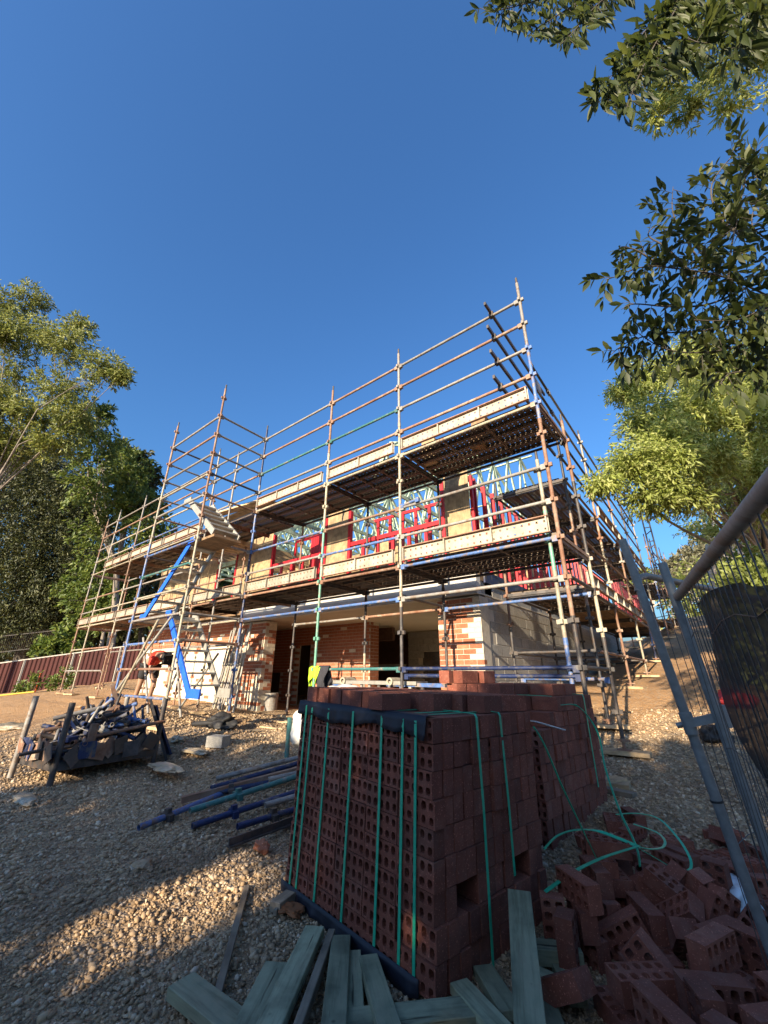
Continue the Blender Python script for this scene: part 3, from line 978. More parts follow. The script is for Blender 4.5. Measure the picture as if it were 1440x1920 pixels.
for k, c in ((4, 'galv'), (3, 'galv'), (2, 'rusty'), (1, 'galv'), (-3, 'rusty'), (-4, 'rusty'), (-5, 'cream'), (-6, 'galv')): ledger(ts, (-7.82, FY, zk(k)), (-10.1, FY, zk(k)), c)


def flight(xa, za, xb, zb, steps, blue_front, foot=0, head=0):
    """stair flight from (xa, za) up to (xb, zb); stringers at y 3.77 and 4.33"""
    fl = empty('stair_flight', ((xa + xb) / 2, 4.05, za))
    fl.parent = ts; W[fl.name] = T((xa + xb) / 2, 4.05, za); fl.matrix_basis = W[ts.name].inverted() @ W[fl.name]
    sg = 1 if xb > xa else -1
    for y, c in ((3.77, 'stairblue' if blue_front else 'alu'), (4.33, 'alu')):
        mb = MB().beam((xa, y, za), (xb, y, zb), .03, .13, (0, 0, 1))
        if foot: mb.beam((xa - sg * foot, y, za - .02), (xa + sg * .06, y, za - .02), .031, .15)
        if head: mb.beam((xb - sg * .06, y, zb + .02), (xb + sg * head, y, zb + .02), .031, .13)
        mb.build('stringer', M[c], fl)
    for i in range(steps):
        f = (i + .5) / steps
        MB().box((xa + (xb - xa) * f, 4.05, za + (zb - za) * f), (.21, .53, .032)).build('tread', M['alu'], fl)


flight(-7.25, -.28, -8.55, 1.12, 7, True, .38, .15)
flight(-9.72, 1.17, -8.2, 2.60, 7, True, .22, .25)
flight(-7.35, 2.62, -8.68, 3.66, 6, False, 0, .25)
MB().box((-9.15, 4.05, 1.08), (1.2, .58, .05)).build('landing', M['alu'], ts)
mb = MB().box((-7.75, 4.05, 2.545), (.95, .60, .05)); mb.build('landing', M['brownplank'], ts)
deck(ts, -10.08, -8.6, TY + .05, zk(-5), 2)
deck(ts, -10.08, -7.84, FY + .03, zk(-4), 5)
deck(ts, -10.08, -7.9, FY + .03, zk(0), 5)
toe(ts, (-10.06, FY - .035), (-7.86, FY - .035), zk(-4) + .02, (0, -1))
for x, z in ((-9.03, 3.556), (-7.82, 1.576), (-10.1, 1.576)): transom(ts, (x, FY, z), (x, IY, z), 'rusty')
MB().beam((-10.0, 4.9, 3.92), (-7.9, 5.3, 4.02), .22, .04).build('loose_board', M['pine'], ts)
# braces crossing the foot of the tower
for p, q, c in (((-10.25, 3.60, -.62), (-8.05, 3.60, 1.02), 'alu'), ((-9.75, 3.58, -.55), (-8.55, 3.58, 1.0), 'cream'), ((-8.9, 3.9, -.7), (-10.0, 3.95, .75), 'galv'),
                ((-9.2, 4.6, -.75), (-8.1, 4.7, .4), 'alu'), ((-8.2, 4.2, -.75), (-9.1, 4.3, .5), 'galv'), ((-9.5, 4.4, -.7), (-8.8, 4.5, .9), 'alu')):
    MB().tube(p, q, .024, 8).build('brace', M[c], ts)

# --- left wing
ls = empty('scaffold', (-14, 5.6, -.6), 'far left wing of the scaffold beyond the stair tower, beside the trees', 'scaffold', 'scaffolding round the house')
XL = [-10.1, -12.5, -14.92, -17.22, -18.42]
for x, zt, zb, pts in ((-14.92, 5.86, -.42, ['galv', 'rusty', 'cream', 'rusty']), (-17.22, 5.88, -.5, ['galv', 'galv', 'cream', 'cream']), (-18.42, 5.78, -.45, ['rusty', 'galv', 'rusty', 'rusty'])):
    standard(ls, x, FY, zb, zt, pts)
for x in (-10.1, -12.5, -14.92, -17.22, -18.42):
    standard(ls, x, IY, -.6, 3.9 if x != -12.5 else 5.7, ['rusty', 'galv', 'rusty'])
for k, c in {4: 'galv', 3: 'rusty', 2: 'galv', 1: 'blue', 0: 'cream', -2: 'rusty', -3: 'blue', -4: 'cream', -7: 'galv', -5.6: 'rusty'}.items():
    for a_, b_ in ((-10.1, -14.92), (-14.92, -17.22), (-17.22, -18.42)):
        if a_ == -10.1 and k in (-7, -5.6): continue
        ledger(ls, (a_, FY, zk(k)), (b_, FY, zk(k)), c if random.random() < .6 else random.choice(['rusty', 'galv', 'cream']))
for k in (2, 1, 0, -4, -5.6):
    ledger(ls, (-10.1, IY, zk(k)), (-14.92, IY, zk(k)), 'rusty'); ledger(ls, (-14.92, IY, zk(k)), (-18.42, IY, zk(k)), 'galv')
for x in (-10.1, -12.5, -14.92, -17.22, -18.42):
    for k in (0, -4): transom(ls, (x, FY, zk(k)), (x, IY, zk(k)), 'rusty')
for k in (0, -4):
    for a_, b_ in ((-12.5, -10.12), (-14.92, -12.5), (-17.22, -14.92)): deck(ls, a_, b_, FY + .03, zk(k) + .02)
    for a_, b_ in ((-12.5, -10.15), (-14.9, -12.52), (-17.2, -14.95)):
        toe(ls, (a_, FY - .035), (b_, FY - .035), zk(k) + .02, (0, -1))
toe(ls, (-18.4, FY - .035), (-17.25, FY - .035), zk(-4) + .02, (0, -1))

# --- right side run
rs = empty('scaffold', (-2.1, 12, 0), 'side scaffold running back along the right wall of the house past the dirt bank', 'scaffold', 'scaffolding round the house')
SO, SI, OFF = -1.53, -2.85, -.21
YS = [7.2, 9.6, 12.1, 14.5, 17.0]
for i, y in enumerate(YS):
    standard(rs, SO, y, max(G(SO, y) + .12, -.6), 5.55 if i else 4.25, [['darksteel', 'rusty', 'darksteel'], ['galv', 'rusty', 'cream', 'rusty'], ['rusty', 'galv', 'rusty', 'cream'], ['galv', 'blue', 'galv', 'blue'], ['galv', 'cream', 'rusty']][i], OFF)
    standard(rs, SI, y, -.6 if y < 8 else G(-2.85, y) + .1, 3.55, ['darksteel', 'rusty', 'darksteel'], OFF)
for i in range(4):
    for k in (4, 3, 2, 1):
        ledger(rs, (SO, YS[i], zk(k, OFF)), (SO, YS[i + 1], zk(k, OFF)), random.choice(['rusty', 'galv', 'darksteel']))
    for k in (0, -2, -4, -6): ledger(rs, (SO, YS[i], zk(k, OFF)), (SO, YS[i + 1], zk(k, OFF)), random.choice(['rusty', 'galv', 'darksteel']))
    for k in (0, -4, -6): ledger(rs, (SI, YS[i], zk(k, OFF)), (SI, YS[i + 1], zk(k, OFF)), 'darksteel')
for k in (4, 3): ledger(rs, (SO, 6.22, zk(k, OFF)), (SO, YS[0], zk(k, OFF)), 'darksteel')
for y in YS:
    for k in (0, -4): transom(rs, (SO, y, zk(k, OFF)), (SI, y, zk(k, OFF)), 'darksteel')
    ledger(rs, (SO, y, zk(-6, OFF)), (SI, y, zk(-6, OFF)), 'darksteel')
for i in range(4):
    deck(rs, YS[i], YS[i + 1], SI + .04, zk(0, OFF) + .02, 5, 'Y')
    deck(rs, YS[i], YS[i + 1], SI + .04, zk(-4, OFF) + .02, 5, 'Y', timber=i > 0)
    toe(rs, (SO + .03, YS[i] + .04), (SO + .03, YS[i + 1] - .04), zk(-4, OFF) + .02, (1, 0))
    if i: toe(rs, (SO + .03, YS[i] + .04), (SO + .03, YS[i + 1] - .04), zk(0, OFF) + .02, (1, 0))

# --- the run farther back
bs = empty('scaffold', (-1.3, 24, 1.2), 'farther scaffold with a dark ladder beam up the slope behind the side run', 'scaffold', 'scaffolding round the house')
YB = [19.4, 21.8, 24.3, 27, 30]
for i, y in enumerate(YB):
    for x in (-1.45, -2.7):
        standard(bs, x, y, G(x, y) + .1, 4.6 + .42 * i + (.9 if x > -2 else 0), [random.choice(['galv', 'rusty', 'blue']) for _ in range(3)], .1 * i)
for i in range(4):
    for x in (-1.45, -2.7):
        for dz in (.0, .5, 1.0, 2.0, 3.0): ledger(bs, (x, YB[i], 5.0 - dz + .42 * i), (x, YB[i + 1], 5.2 - dz + .42 * i), random.choice(['galv', 'rusty', 'darksteel']))
    deck(bs, YB[i], YB[i + 1], -2.66, 3.5 + .3 * i, 5, 'Y')
    deck(bs, YB[i], YB[i + 1], -2.66, 2.0 + .3 * i, 5, 'Y', timber=True)
mb = MB()
p0, q0 = Vector((-1.35, 19.2, 3.4)), Vector((-1.35, 19.2, 7.4))
for dx in (0, .22): mb.tube(p0 + Vector((dx, 0, 0)), q0 + Vector((dx, 0, -dx)), .03, 6)
for i in range(13): mb.tube(p0 + Vector((0, 0, .3 * i)), p0 + Vector((.22, 0, .3 * i + (.15 if i % 2 else -.0))), .02, 6)
mb.build('ladder_beam', M['darksteel'], bs)
for y in np.arange(20.5, 29, .6): MB().beam((-3.2, y, 2.6), (-3.2, y, 4.6), .05, .09, (1, 0, 0)).build('stud', M['redsteel'], house)

# ------------------------------------------------------------------ strapped brick packs
PU, PV = Vector((-.989, .15, 0)).normalized(), Vector((.15, .989, 0)).normalized()


class Pack:
    def __init__(s, corner, nu, nv, nc, label, tilt=(0, 0), holes=(), cut=None, proud=(), individual=True):
        s.o = Vector(corner); s.u = PU.copy(); s.v = PV.copy(); s.w = Vector((tilt[0], tilt[1], 1)).normalized()
        s.u = (s.u - s.w * s.u.dot(s.w)).normalized(); s.v = s.w.cross(s.u) * -1
        if s.v.dot(PV) < 0: s.v = -s.v
        s.lu, s.lv, s.lw = .235, .0788, .1125
        s.nu, s.nv, s.nc = nu, nv, nc
        s.root = empty('brick_pack', s.o + s.u * nu * s.lu / 2 + s.v * nv * s.lv / 2, label, 'brick pack', 'strapped packs of bricks')
        B = Matrix.Identity(4)                            # local x = length along u, y = width up w, z = core axis along v
        ax = (s.u, s.w, s.u.cross(s.w))
        for i in range(3):
            for j in range(3): B[i][j] = ax[j][i]
        s.B = B
        core = MB()
        for c in range(nc):
            jig = random.uniform(-.012, .012)
            for i in range(nu):
                for j in range(nv):
                    if (j, c) in holes and i < 2: continue
                    if cut and cut(i, j, c): continue
                    vis = i == 0 or j == 0 or c == nc - 1 or (cut and (cut(i, j, c + 1) or cut(i, j - 1, c) or cut(i - 1, j, c)))
                    out = 0
                    if i == 0: out = random.gauss(0, .004) + jig * .4 + (.022 if (j, c) in proud else 0)
                    dj = random.gauss(0, .002) if j else random.gauss(0, .0035)
                    p = s.P((i + .5) * s.lu - out, (j + .5) * s.lv + dj, (c + .5) * s.lw)
                    if vis and individual:
                        me = random.choice(BR_VAR) if (j == 0 or (j, c) in ((6, 7),)) else BR_SOLID
                        inst('brick', me, T(p) @ B @ Matrix.Rotation(random.gauss(0, .006), 4, 'Z') @ Matrix.Rotation(random.gauss(0, .008), 4, 'Y'), s.root)
                    else:
                        core.box(p, (.229, .109, .075), B)
        core.build('bricks', M['packbrick'], s.root, kind='stuff')

    def P(s, u, v, w):
        return s.o + s.u * u + s.v * v + s.w * w


pa = Pack((-1.205, 1.852, -1.205), 5, 12, 9, 'nearest strapped brick pack, upright cored bricks tied with green bands, beside the spilled bricks', (.022, .012),
          holes={(2, 2), (3, 2), (8, 2), (9, 2)}, proud={(6, 7), (7, 7), (6, 6), (7, 6), (6, 5), (7, 5)})
H_ = 9 * pa.lw
# bands
for u in (.10, .19, .35, .60, .845, 1.03, 1.10):
    pts = [pa.P(u + .012, -.010, .0), pa.P(u + .006, -.010, .4), pa.P(u, -.011, H_ - .02), pa.P(u, -.006, H_ + .004), pa.P(u, .05, H_ + .006), pa.P(u - .02, .93, H_ + .006)]
    MB().ribbon(pts, .016, [pa.v * -1] * 3 + [pa.w] * 3).build('band', M['strap'], pa.root)
for v in (.347, .576):
    pts = [pa.P(-.030, v + .01, .0 if v < .5 else .28), pa.P(-.030, v, .6), pa.P(-.014, v, H_ - .01), pa.P(-.004, v, H_ + .008), pa.P(.05, v, H_ + .010), pa.P(1.1, v + .06, H_ + .010)]
    MB().ribbon(pts, .016, [pa.u * -1] * 3 + [pa.w] * 3).build('band', M['strap'], pa.root)
# dark plastic slip sheet: a frill along the top and bottom of the cored face


def frill(w0, drop, seed, ua, ub, out=.012, top=True):
    r_ = random.Random(seed); n = 60; P_ = []; F_ = []
    for i in range(n + 1):
        u = ua + (ub - ua) * i / n
        d = drop * (1 + .16 * math.sin(u * 9 + seed) + .08 * math.sin(u * 23 + seed) + r_.uniform(-.03, .03))
        wv = .005 * math.sin(u * 27 + seed) + .003 * math.sin(u * 61)
        rows = ([(-.07, .003), (-.02, .004)] if top else []) + [(out * .8, .002), (out + wv * .3, -d * .35), (out + wv, -d * .7), (out + .004 + wv * 1.6, -d)]
        for o_, w_ in rows: P_.append(pa.P(u, -o_, w0 + w_))
    k = len(P_) // (n + 1)
    for i in range(n):
        for j in range(k - 1): F_.append((k * i + j, k * i + j + 1, k * i + j + 1 + k, k * i + j + k))
    o = MB().add(P_, F_, 0, True).build('plastic_sheet', M['pvc'], pa.root)
    md = o.modifiers.new('thick', 'SOLIDIFY'); md.thickness = .0015


frill(H_ + .004, .085, 1, .03, 1.19)
frill(.045, .07, 4, .08, 1.2, .016, False)
pb = Pack((-1.235, 3.42, -1.17), 5, 14, 9, 'second strapped brick pack standing behind the nearest one, top courses stepped', (.0, .0),
          cut=lambda i, j, c: (c == 8 and j < 5 and i < 1) or (c == 7 and j < 3 and i < 1), proud={(3, 5), (4, 5), (9, 6), (10, 3)})
for v in (.30, .9):
    pts = [pb.P(-.012, v, .3), pb.P(-.012, v, H_ - .02), pb.P(-.004, v, H_ + .006), pb.P(.05, v, H_ + .008), pb.P(1.1, v, H_ + .008)]
    MB().ribbon(pts if v > .5 else pts[2:], .016, ([pb.u * -1] * 2 + [pb.w] * 3) if v > .5 else [pb.w] * 3).build('band', M['strap'], pb.root)

# loose bricks laid flat on the packs
Bn = 0


def loose(pack, u, v, w, ang, label, zs=1.2, cored=True):
    R_ = frame((0, 0, 0), pack.v, None, pack.w)
    Mx = T(pack.P(u, v, w)) @ R_ @ Matrix.Rotation(ang, 4, 'Z') @ Matrix.Diagonal((1, 1, zs, 1))
    return inst('brick', random.choice(BR_VAR) if cored else BR_SOLID, Mx, None, label, 'brick', 'loose bricks laid on top of the packs')


z0_ = H_ + .048
for r in range(3):
    for i in range(8):
        if r == 0 and i == 0: continue
        u = .275 + i * .1135; v = .135 + r * .238
        lab = ('loose cored brick flat along the front edge of the nearest pack, %s' % ('right half' if i < 4 else 'left half') if r == 0 else 'loose cored brick flat on the nearest pack, %s row, %s half' % (('', 'second', 'third')[r], 'right' if i < 4 else 'left'))
        loose(pa, u + random.uniform(-.005, .005), v + random.uniform(-.02, .02) - (.03 if (r, i) == (0, 1) else 0), z0_ + random.uniform(0, .003), random.gauss(0, .08), lab, random.uniform(1.08, 1.3))
for (u, v, a_, lab) in ((.10, .60, .12, 'loose brick set askew at the right edge of the nearest pack'), (.10, .84, -.25, 'loose brick turned at the back right corner of the nearest pack'),
                        (.215, .56, .06, None), (.21, .80, -.05, None), (.33, .83, .03, None), (.45, .84, 0, None), (.57, .83, .02, None), (.70, .84, -.02, None)):
    loose(pa, u, v, z0_, a_, lab or 'loose cored brick lying flat near the back of the nearest pack')
for i in range(7):
    for j in range(4):
        if (i < 2 and j < 2): continue
        loose(pb, .14 + i * .1135, .15 + j * .24, H_ + .048, random.gauss(0, .03), 'loose cored brick flat on the second pack, %s row, %s' % (('front', 'second', 'third', 'back')[j], 'right end' if i < 3 else ('middle' if i < 5 else 'left end')))
for i, (px, d, a_, lab) in enumerate(((845, 4.15, .1, 'topmost loose brick at the left on the second pack'), (873, 4.1, -.05, 'topmost loose brick in the middle of three on the second pack'), (908, 4.25, .12, 'topmost loose brick nearest the right on the second pack'), (895, 4.5, PI / 2, 'topmost loose brick behind the other three on the second pack'))):
    q = at(px, 1264, d); r_ = q - pb.o
    loose(pb, r_.dot(pb.u), r_.dot(pb.v), H_ + .150, a_, lab, 1.45, False)

# spilled heap, settled positions
HEAP = [(-0.693, 2.045, -1.156, 1.045, 0.0, 1.102),
        (-0.825, 2.274, -1.168, 1.571, -0.0, 0.231),
        (-0.825, 2.551, -1.168, 1.571, 0.0, -0.491),
        (-0.82, 2.806, -1.184, 0.0, 0.0, -0.314),
        (-0.816, 3.082, -1.168, 1.571, 0.0, -0.36),
        (-0.811, 3.298, -1.184, 0.0, -0.0, -0.884),
        (-0.774, 3.607, -1.184, -0.0, -0.0, 2.402),
        (-0.787, 3.826, -1.168, 1.571, -0.0, 1.224),
        (-0.433, 2.038, -1.168, 1.571, -0.0, -0.631),
        (-0.525, 2.287, -1.168, 1.571, 0.0, 2.375),
        (-0.544, 2.51, -1.168, 1.571, -0.0, 0.583),
        (-0.585, 2.794, -1.184, 0.0, 0.0, 2.043),
        (-0.578, 3.046, -1.168, 1.571, 0.0, 1.282),
        (-0.571, 3.409, -1.168, 1.571, 0.0, -0.043),
        (-0.543, 3.569, -1.168, 1.571, -0.0, -0.553),
        (-0.566, 3.859, -1.184, -0.0, -0.0, 0.532),
        (-0.301, 2.291, -1.168, 1.571, 0.0, -0.885),
        (-0.284, 2.558, -1.184, 0.0, -0.0, 0.25),
        (-0.28, 2.764, -1.168, 1.571, -0.0, 0.966),
        (-0.271, 3.109, -1.168, 1.571, -0.0, 2.618),
        (-0.056, 2.045, -1.184, 0.0, 0.0, 0.936),
        (-0.036, 2.552, -1.168, 1.571, -0.0, 2.568),
        (-0.029, 2.849, -1.168, 1.571, 0.0, 0.929),
        (-0.797, 2.13, -1.128, -0.137, -0.505, -0.16),
        (-0.834, 2.371, -1.109, 0.111, -1.571, 0.0),
        (-0.816, 2.554, -1.063, 1.571, -0.0, 2.125),
        (-0.786, 2.773, -1.095, 1.571, -0.0, 2.384),
        (-0.771, 3.066, -1.079, -0.0, -0.0, 2.119),
        (-0.791, 3.29, -1.095, 1.571, 0.0, 2.129),
        (-0.848, 3.52, -1.137, 0.0, -0.471, 0.831),
        (-0.951, 4.007, -1.184, 0.0, 0.0, 1.88),
        (-0.425, 2.047, -1.063, 1.571, -0.0, 2.385),
        (-0.603, 2.206, -1.184, -3.142, -0.0, -0.815),
        (-0.561, 2.607, -1.184, 0.0, -0.0, 0.597),
        (-0.587, 2.807, -1.094, 1.571, 0.0, 2.162),
        (-0.528, 3.016, -1.084, -0.015, 0.479, -0.32),
        (-0.592, 3.311, -1.157, 0.766, -0.0, -0.043),
        (-0.209, 2.037, -1.168, 1.571, 0.0, 1.049),
        (-0.303, 2.3, -1.062, 1.571, 0.0, 0.532),
        (-0.285, 2.541, -1.111, 0.0, 0.0, -0.551),
        (-0.286, 2.734, -1.063, 1.571, -0.0, 1.07),
        (-0.298, 3.022, -1.099, 1.573, -0.969, 1.044),
        (-0.278, 3.596, -1.168, 1.571, -0.0, -0.313),
        (-0.063, 2.297, -1.168, 1.571, -0.0, 0.564),
        (-0.029, 2.448, -1.168, 1.571, -0.0, -0.454),
        (0.036, 2.741, -1.111, 2.001, -0.515, 1.749),
        (-0.014, 3.06, -1.168, 1.571, 0.0, -0.409),
        (-0.067, 3.556, -1.168, 1.571, -0.0, 0.515),
        (-0.852, 2.039, -1.116, 1.365, -0.487, -0.049),
        (-0.813, 2.545, -0.958, 1.571, -0.0, 2.491),
        (-0.799, 2.82, -0.99, 1.571, -0.0, 2.171),
        (-0.819, 3.056, -1.006, 0.0, 0.0, -1.12),
        (-0.913, 3.25, -1.109, 1.191, -1.571, 0.0),
        (-0.955, 3.455, -1.097, -2.861, -0.0, -0.559),
        (-0.82, 4.097, -1.168, 1.571, -0.0, -0.967),
        (-0.494, 1.843, -1.127, -0.213, -2.661, 0.323),
        (-0.5, 2.411, -1.105, -1.571, -2.38, -0.092),
        (-0.448, 2.759, -1.119, -0.0, 2.409, -1.12),
        (-0.486, 2.99, -1.027, -0.037, -0.478, 2.934),
        (-0.619, 3.207, -1.119, 2.288, -0.394, 0.542),
        (-0.316, 3.73, -1.184, -0.0, -0.0, 2.566),
        (-0.209, 2.042, -1.062, 1.571, -0.0, -0.438),
        (-0.321, 2.186, -1.109, -2.62, -1.571, 0.0),
        (-0.305, 2.524, -1.022, 1.571, -0.0, 1.174),
        (-0.188, 2.717, -1.109, 1.994, 1.571, 0.0),
        (-0.344, 2.916, -1.08, 1.788, -0.952, 0.784),
        (-0.221, 3.404, -1.184, -3.142, -0.0, -0.438),
        (-0.929, 2.492, -1.109, -1.201, -1.571, 0.0),
        (-0.68, 2.653, -1.123, 1.571, 0.465, -2.671),
        (-0.783, 3.066, -0.932, 0.0, -0.0, 0.362),
        (-0.619, 1.902, -1.168, -1.571, 0.0, 1.456),
        (-0.484, 3.171, -1.081, 2.251, 0.739, 1.664),
        (-0.503, 3.642, -1.168, 1.571, -0.0, 2.544),
        (-0.208, 3.799, -1.184, -0.0, 0.0, -0.495),
        (-0.126, 2.253, -1.062, -1.57, -0.0, -2.32),
        (-0.048, 2.721, -1.056, 0.19, 0.805, -2.142),
        (-0.196, 2.979, -1.102, 0.801, -0.481, 0.945),
        (-0.305, 3.314, -1.109, 1.332, -1.571, 0.0),
        (-0.119, 2.394, -1.109, 0.803, -1.571, 0.0),
        (-0.018, 3.074, -1.079, 0.0, 0.0, 2.075),
        (-0.055, 3.825, -1.168, 1.571, -0.0, -0.916),
        (-0.526, 2.253, -1.078, 0.0, -0.0, 0.732),
        (-0.456, 2.861, -1.07, 0.636, -0.598, -0.409),
        (-0.408, 3.171, -1.105, 3.142, -1.087, -0.406),
        (-0.244, 3.95, -1.138, -0.014, 0.458, 1.045),
        (-0.281, 4.118, -1.184, 0.0, -0.0, 0.9),
        (-0.675, 1.735, -1.168, 1.571, -0.0, 3.028),
        (-0.01, 2.223, -1.099, 2.423, -0.255, 0.781),
        (-0.074, 2.936, -1.114, 3.142, -0.815, -0.684)]
MARKS = (('beside the propped green plank', -.86, 2.05), ('against the side of the nearest pack', -.92, 2.6), ('under the crossing green bands', -.6, 2.75), ('by the white plastic bag', -.22, 3.15),
         ('at the foot of the fence posts', -.05, 2.5), ('at the bottom right corner', -.2, 2.05), ('by the pale level block', -.75, 1.9), ('beside the second pack', -.95, 3.5), ('out on the gravel past the green loop', -.4, 3.5), ('in the middle of the heap', -.5, 2.35))
for x, y, z, a_, b_, c_2 in HEAP:
    flat = abs(math.cos(a_) * math.cos(b_))
    where = min(MARKS, key=lambda q: (q[1] - x) ** 2 + (q[2] - y) ** 2)[0]
    how = 'lying flat' if flat > .9 else ('on its edge' if flat < .25 else 'tilted')
    if y < 2.12 and x < -.60: continue
    if y < 2.35 and x < -.80: continue
    z += max(0, G(x, y) + 1.215) - .004
    inst('brick', random.choice(BR_VAR), T(x, y, z) @ Euler((a_, b_, c_2)).to_matrix().to_4x4(), None,
         ('spilled brick %s on others %s' if z > -1.09 else 'spilled brick %s low down %s') % (how, where), 'brick', 'bricks spilled beside the packs')


# ------------------------------------------------------------------ timber round the packs
def board(p, q, w, t, label, mt='treated', name='timber_offcut', cat='timber', group='timber offcuts round the nearest pack', roll=0.0):
    p = Vector(p); q = Vector(q)
    Mx = frame((p + q) / 2, q - p, None, (0, 0, 1)) @ Matrix.Rotation(roll, 4, 'X')
    L = (q - p).length
    me = chamf(L, w, t, .003).mesh(name, M[mt])
    return inst(name, me, Mx, None, label, cat, group)


def pboard(a_, b_, w, t, label, za=.03, zb=.03, **k):
    return board(gp(*a_, za), gp(*b_, zb), w, t, label, **k)


pboard((338, 1848), (520, 1990), .115, .045, 'thick green treated board lying at the lower left, pointing away from the pack', .024, .024)
pboard((520, 1812), (440, 1985), .11, .035, 'green treated board with a dark split end, second from the left', .05, .05)
pboard((590, 1745), (480, 1985), .095, .04, 'long green treated board fanned out left of the pack corner', .04, .07)
pboard((622, 1752), (540, 1985), .035, .045, 'narrow brown batten between two green boards', .03, .05, mt='lath')
pboard((640, 1762), (620, 1985), .09, .038, 'long green treated board running straight out from under the pack', .03, .08)
pboard((662, 1790), (668, 1985), .07, .035, 'dark green board half hidden under the fanned timber', .02, .03)
pboard((690, 1800), (745, 1985), .085, .04, 'green treated board angled right beneath the cored brick face', .03, .07)
pboard((640, 1925), (905, 1895), .11, .04, 'wide green board lying across below the pack corner', .03, .03)
pboard((860, 1848), (985, 1985), .085, .035, 'green treated board angled out below the right brick face', .03, .06)
pboard((905, 1818), (960, 1905), .09, .035, 'short green board half under the right brick face', .02, .03)
o = board(pa.P(-.10, .50, .25), gp(1000, 1995, .10), .105, .04, 'large green treated plank propped against the right face of the nearest pack')
pboard((975, 1782), (1090, 1792), .085, .06, 'pale green block lying level beside the propped plank', .06, .06)
pboard((1000, 1830), (1065, 1862), .085, .045, 'short green offcut with a split beside the spilled bricks', .03, .03)
pboard((1050, 1815), (1085, 1880), .07, .035, 'small green offcut angled among the spilled bricks', .03, .03)
pboard((1020, 1880), (1060, 1990), .085, .035, 'green offcut running out of frame at the bottom, right of the plank', .03, .03)
pboard((1030, 1765), (1045, 1800), .08, .04, 'stubby green offcut tucked behind the level block', .03, .03)
pboard((463, 1662), (407, 1868), .034, .018, 'thin weathered lath lying alone on the gravel left of the pack', .02, .02, mt='lath', name='lath')
pboard((545, 1680), (515, 1702), .07, .05, 'short pale timber end poking from under the far left corner of the pack', .03, .03, mt='lath')
pboard((550, 1672), (515, 1712), .02, .03, 'thin brown stick by the far left corner of the pack', .02, .02, mt='lath', name='lath')
pboard((1255, 1685), (1345, 1690), .03, .02, 'thin pale stake lying behind the spilled bricks', .02, .02, mt='pine', name='lath')
pboard((1125, 1478), (1190, 1492), .10, .04, 'grey sole board lying on the gravel behind the second pack', .03, .03, mt='lath')
pboard((1120, 1470), (1165, 1462), .16, .05, 'pale sole board by the second pack on the gravel', .03, .03, mt='pine')

# green banding cut loose


def loop(pts, label, w=.016, up=(0, 0, 1)):
    """smooth ribbon through the points"""
    P_ = [Vector(p) for p in pts]; out = []
    for i in range(len(P_) - 1):
        p0, p1, p2, p3 = P_[max(i - 1, 0)], P_[i], P_[i + 1], P_[min(i + 2, len(P_) - 1)]
        for k in range(8):
            t = k / 8
            out.append(.5 * ((2 * p1) + (p2 - p0) * t + (2 * p0 - 5 * p1 + 4 * p2 - p3) * t * t + (3 * p1 - p0 - 3 * p2 + p3) * t ** 3))
    out.append(P_[-1])
    return MB().ribbon(out, w, up).build('strap', M['strap'], None, label, 'strap', 'green bands cut loose from the packs')


loop([at(1000, 1362, 2.75), at(1020, 1395, 2.75), at(1052, 1470, 2.75), at(1092, 1555, 2.78), at(1118, 1610, 2.85), at(1124, 1640, 2.9)], 'green band hanging from the back corner of the nearest pack down to the heap', up=(-.6, -.75, .2))
loop([at(1050, 1322, 3.75), at(1085, 1325, 3.8), at(1120, 1372, 3.8), at(1135, 1440, 3.6), at(1160, 1515, 3.3), at(1192, 1585, 2.95), at(1200, 1625, 2.85)], 'green band looping off the second pack down to the crossing bands', up=(-.6, -.7, .3))
loop([at(1022, 1672, 2.55), at(1075, 1635, 2.6), at(1130, 1608, 2.68), at(1198, 1586, 2.8)], 'broad green band lying across the front of the spilled heap', .022, up=(-.4, -.6, .6))
loop([at(1020, 1592, 2.75), at(1045, 1567, 2.8), at(1080, 1556, 2.85), at(1120, 1558, 2.88), at(1160, 1572, 2.85), at(1198, 1588, 2.8)], 'green band arching over the heap from the nearest pack', up=(-.4, -.6, .6))
loop([at(1198, 1588, 2.8), at(1222, 1592, 2.85), at(1243, 1588, 2.95), at(1246, 1575, 3.05), at(1230, 1560, 3.2), at(1188, 1545, 3.3)], 'small green loop right of the crossing bands', .014)
loop([at(1200, 1592, 2.78), at(1240, 1615, 2.8), at(1275, 1637, 2.85)], 'straight green band end pointing right across the gravel', .02)
loop([at(1155, 1527, 3.4), at(1195, 1525, 3.4), at(1235, 1535, 3.3), at(1270, 1570, 3.1), at(1292, 1605, 2.95), at(1296, 1625, 2.9), at(1290, 1632, 2.88)], 'wide green loop lying farthest right on the gravel', .014)

# ------------------------------------------------------------------ blue tubes laid on the gravel


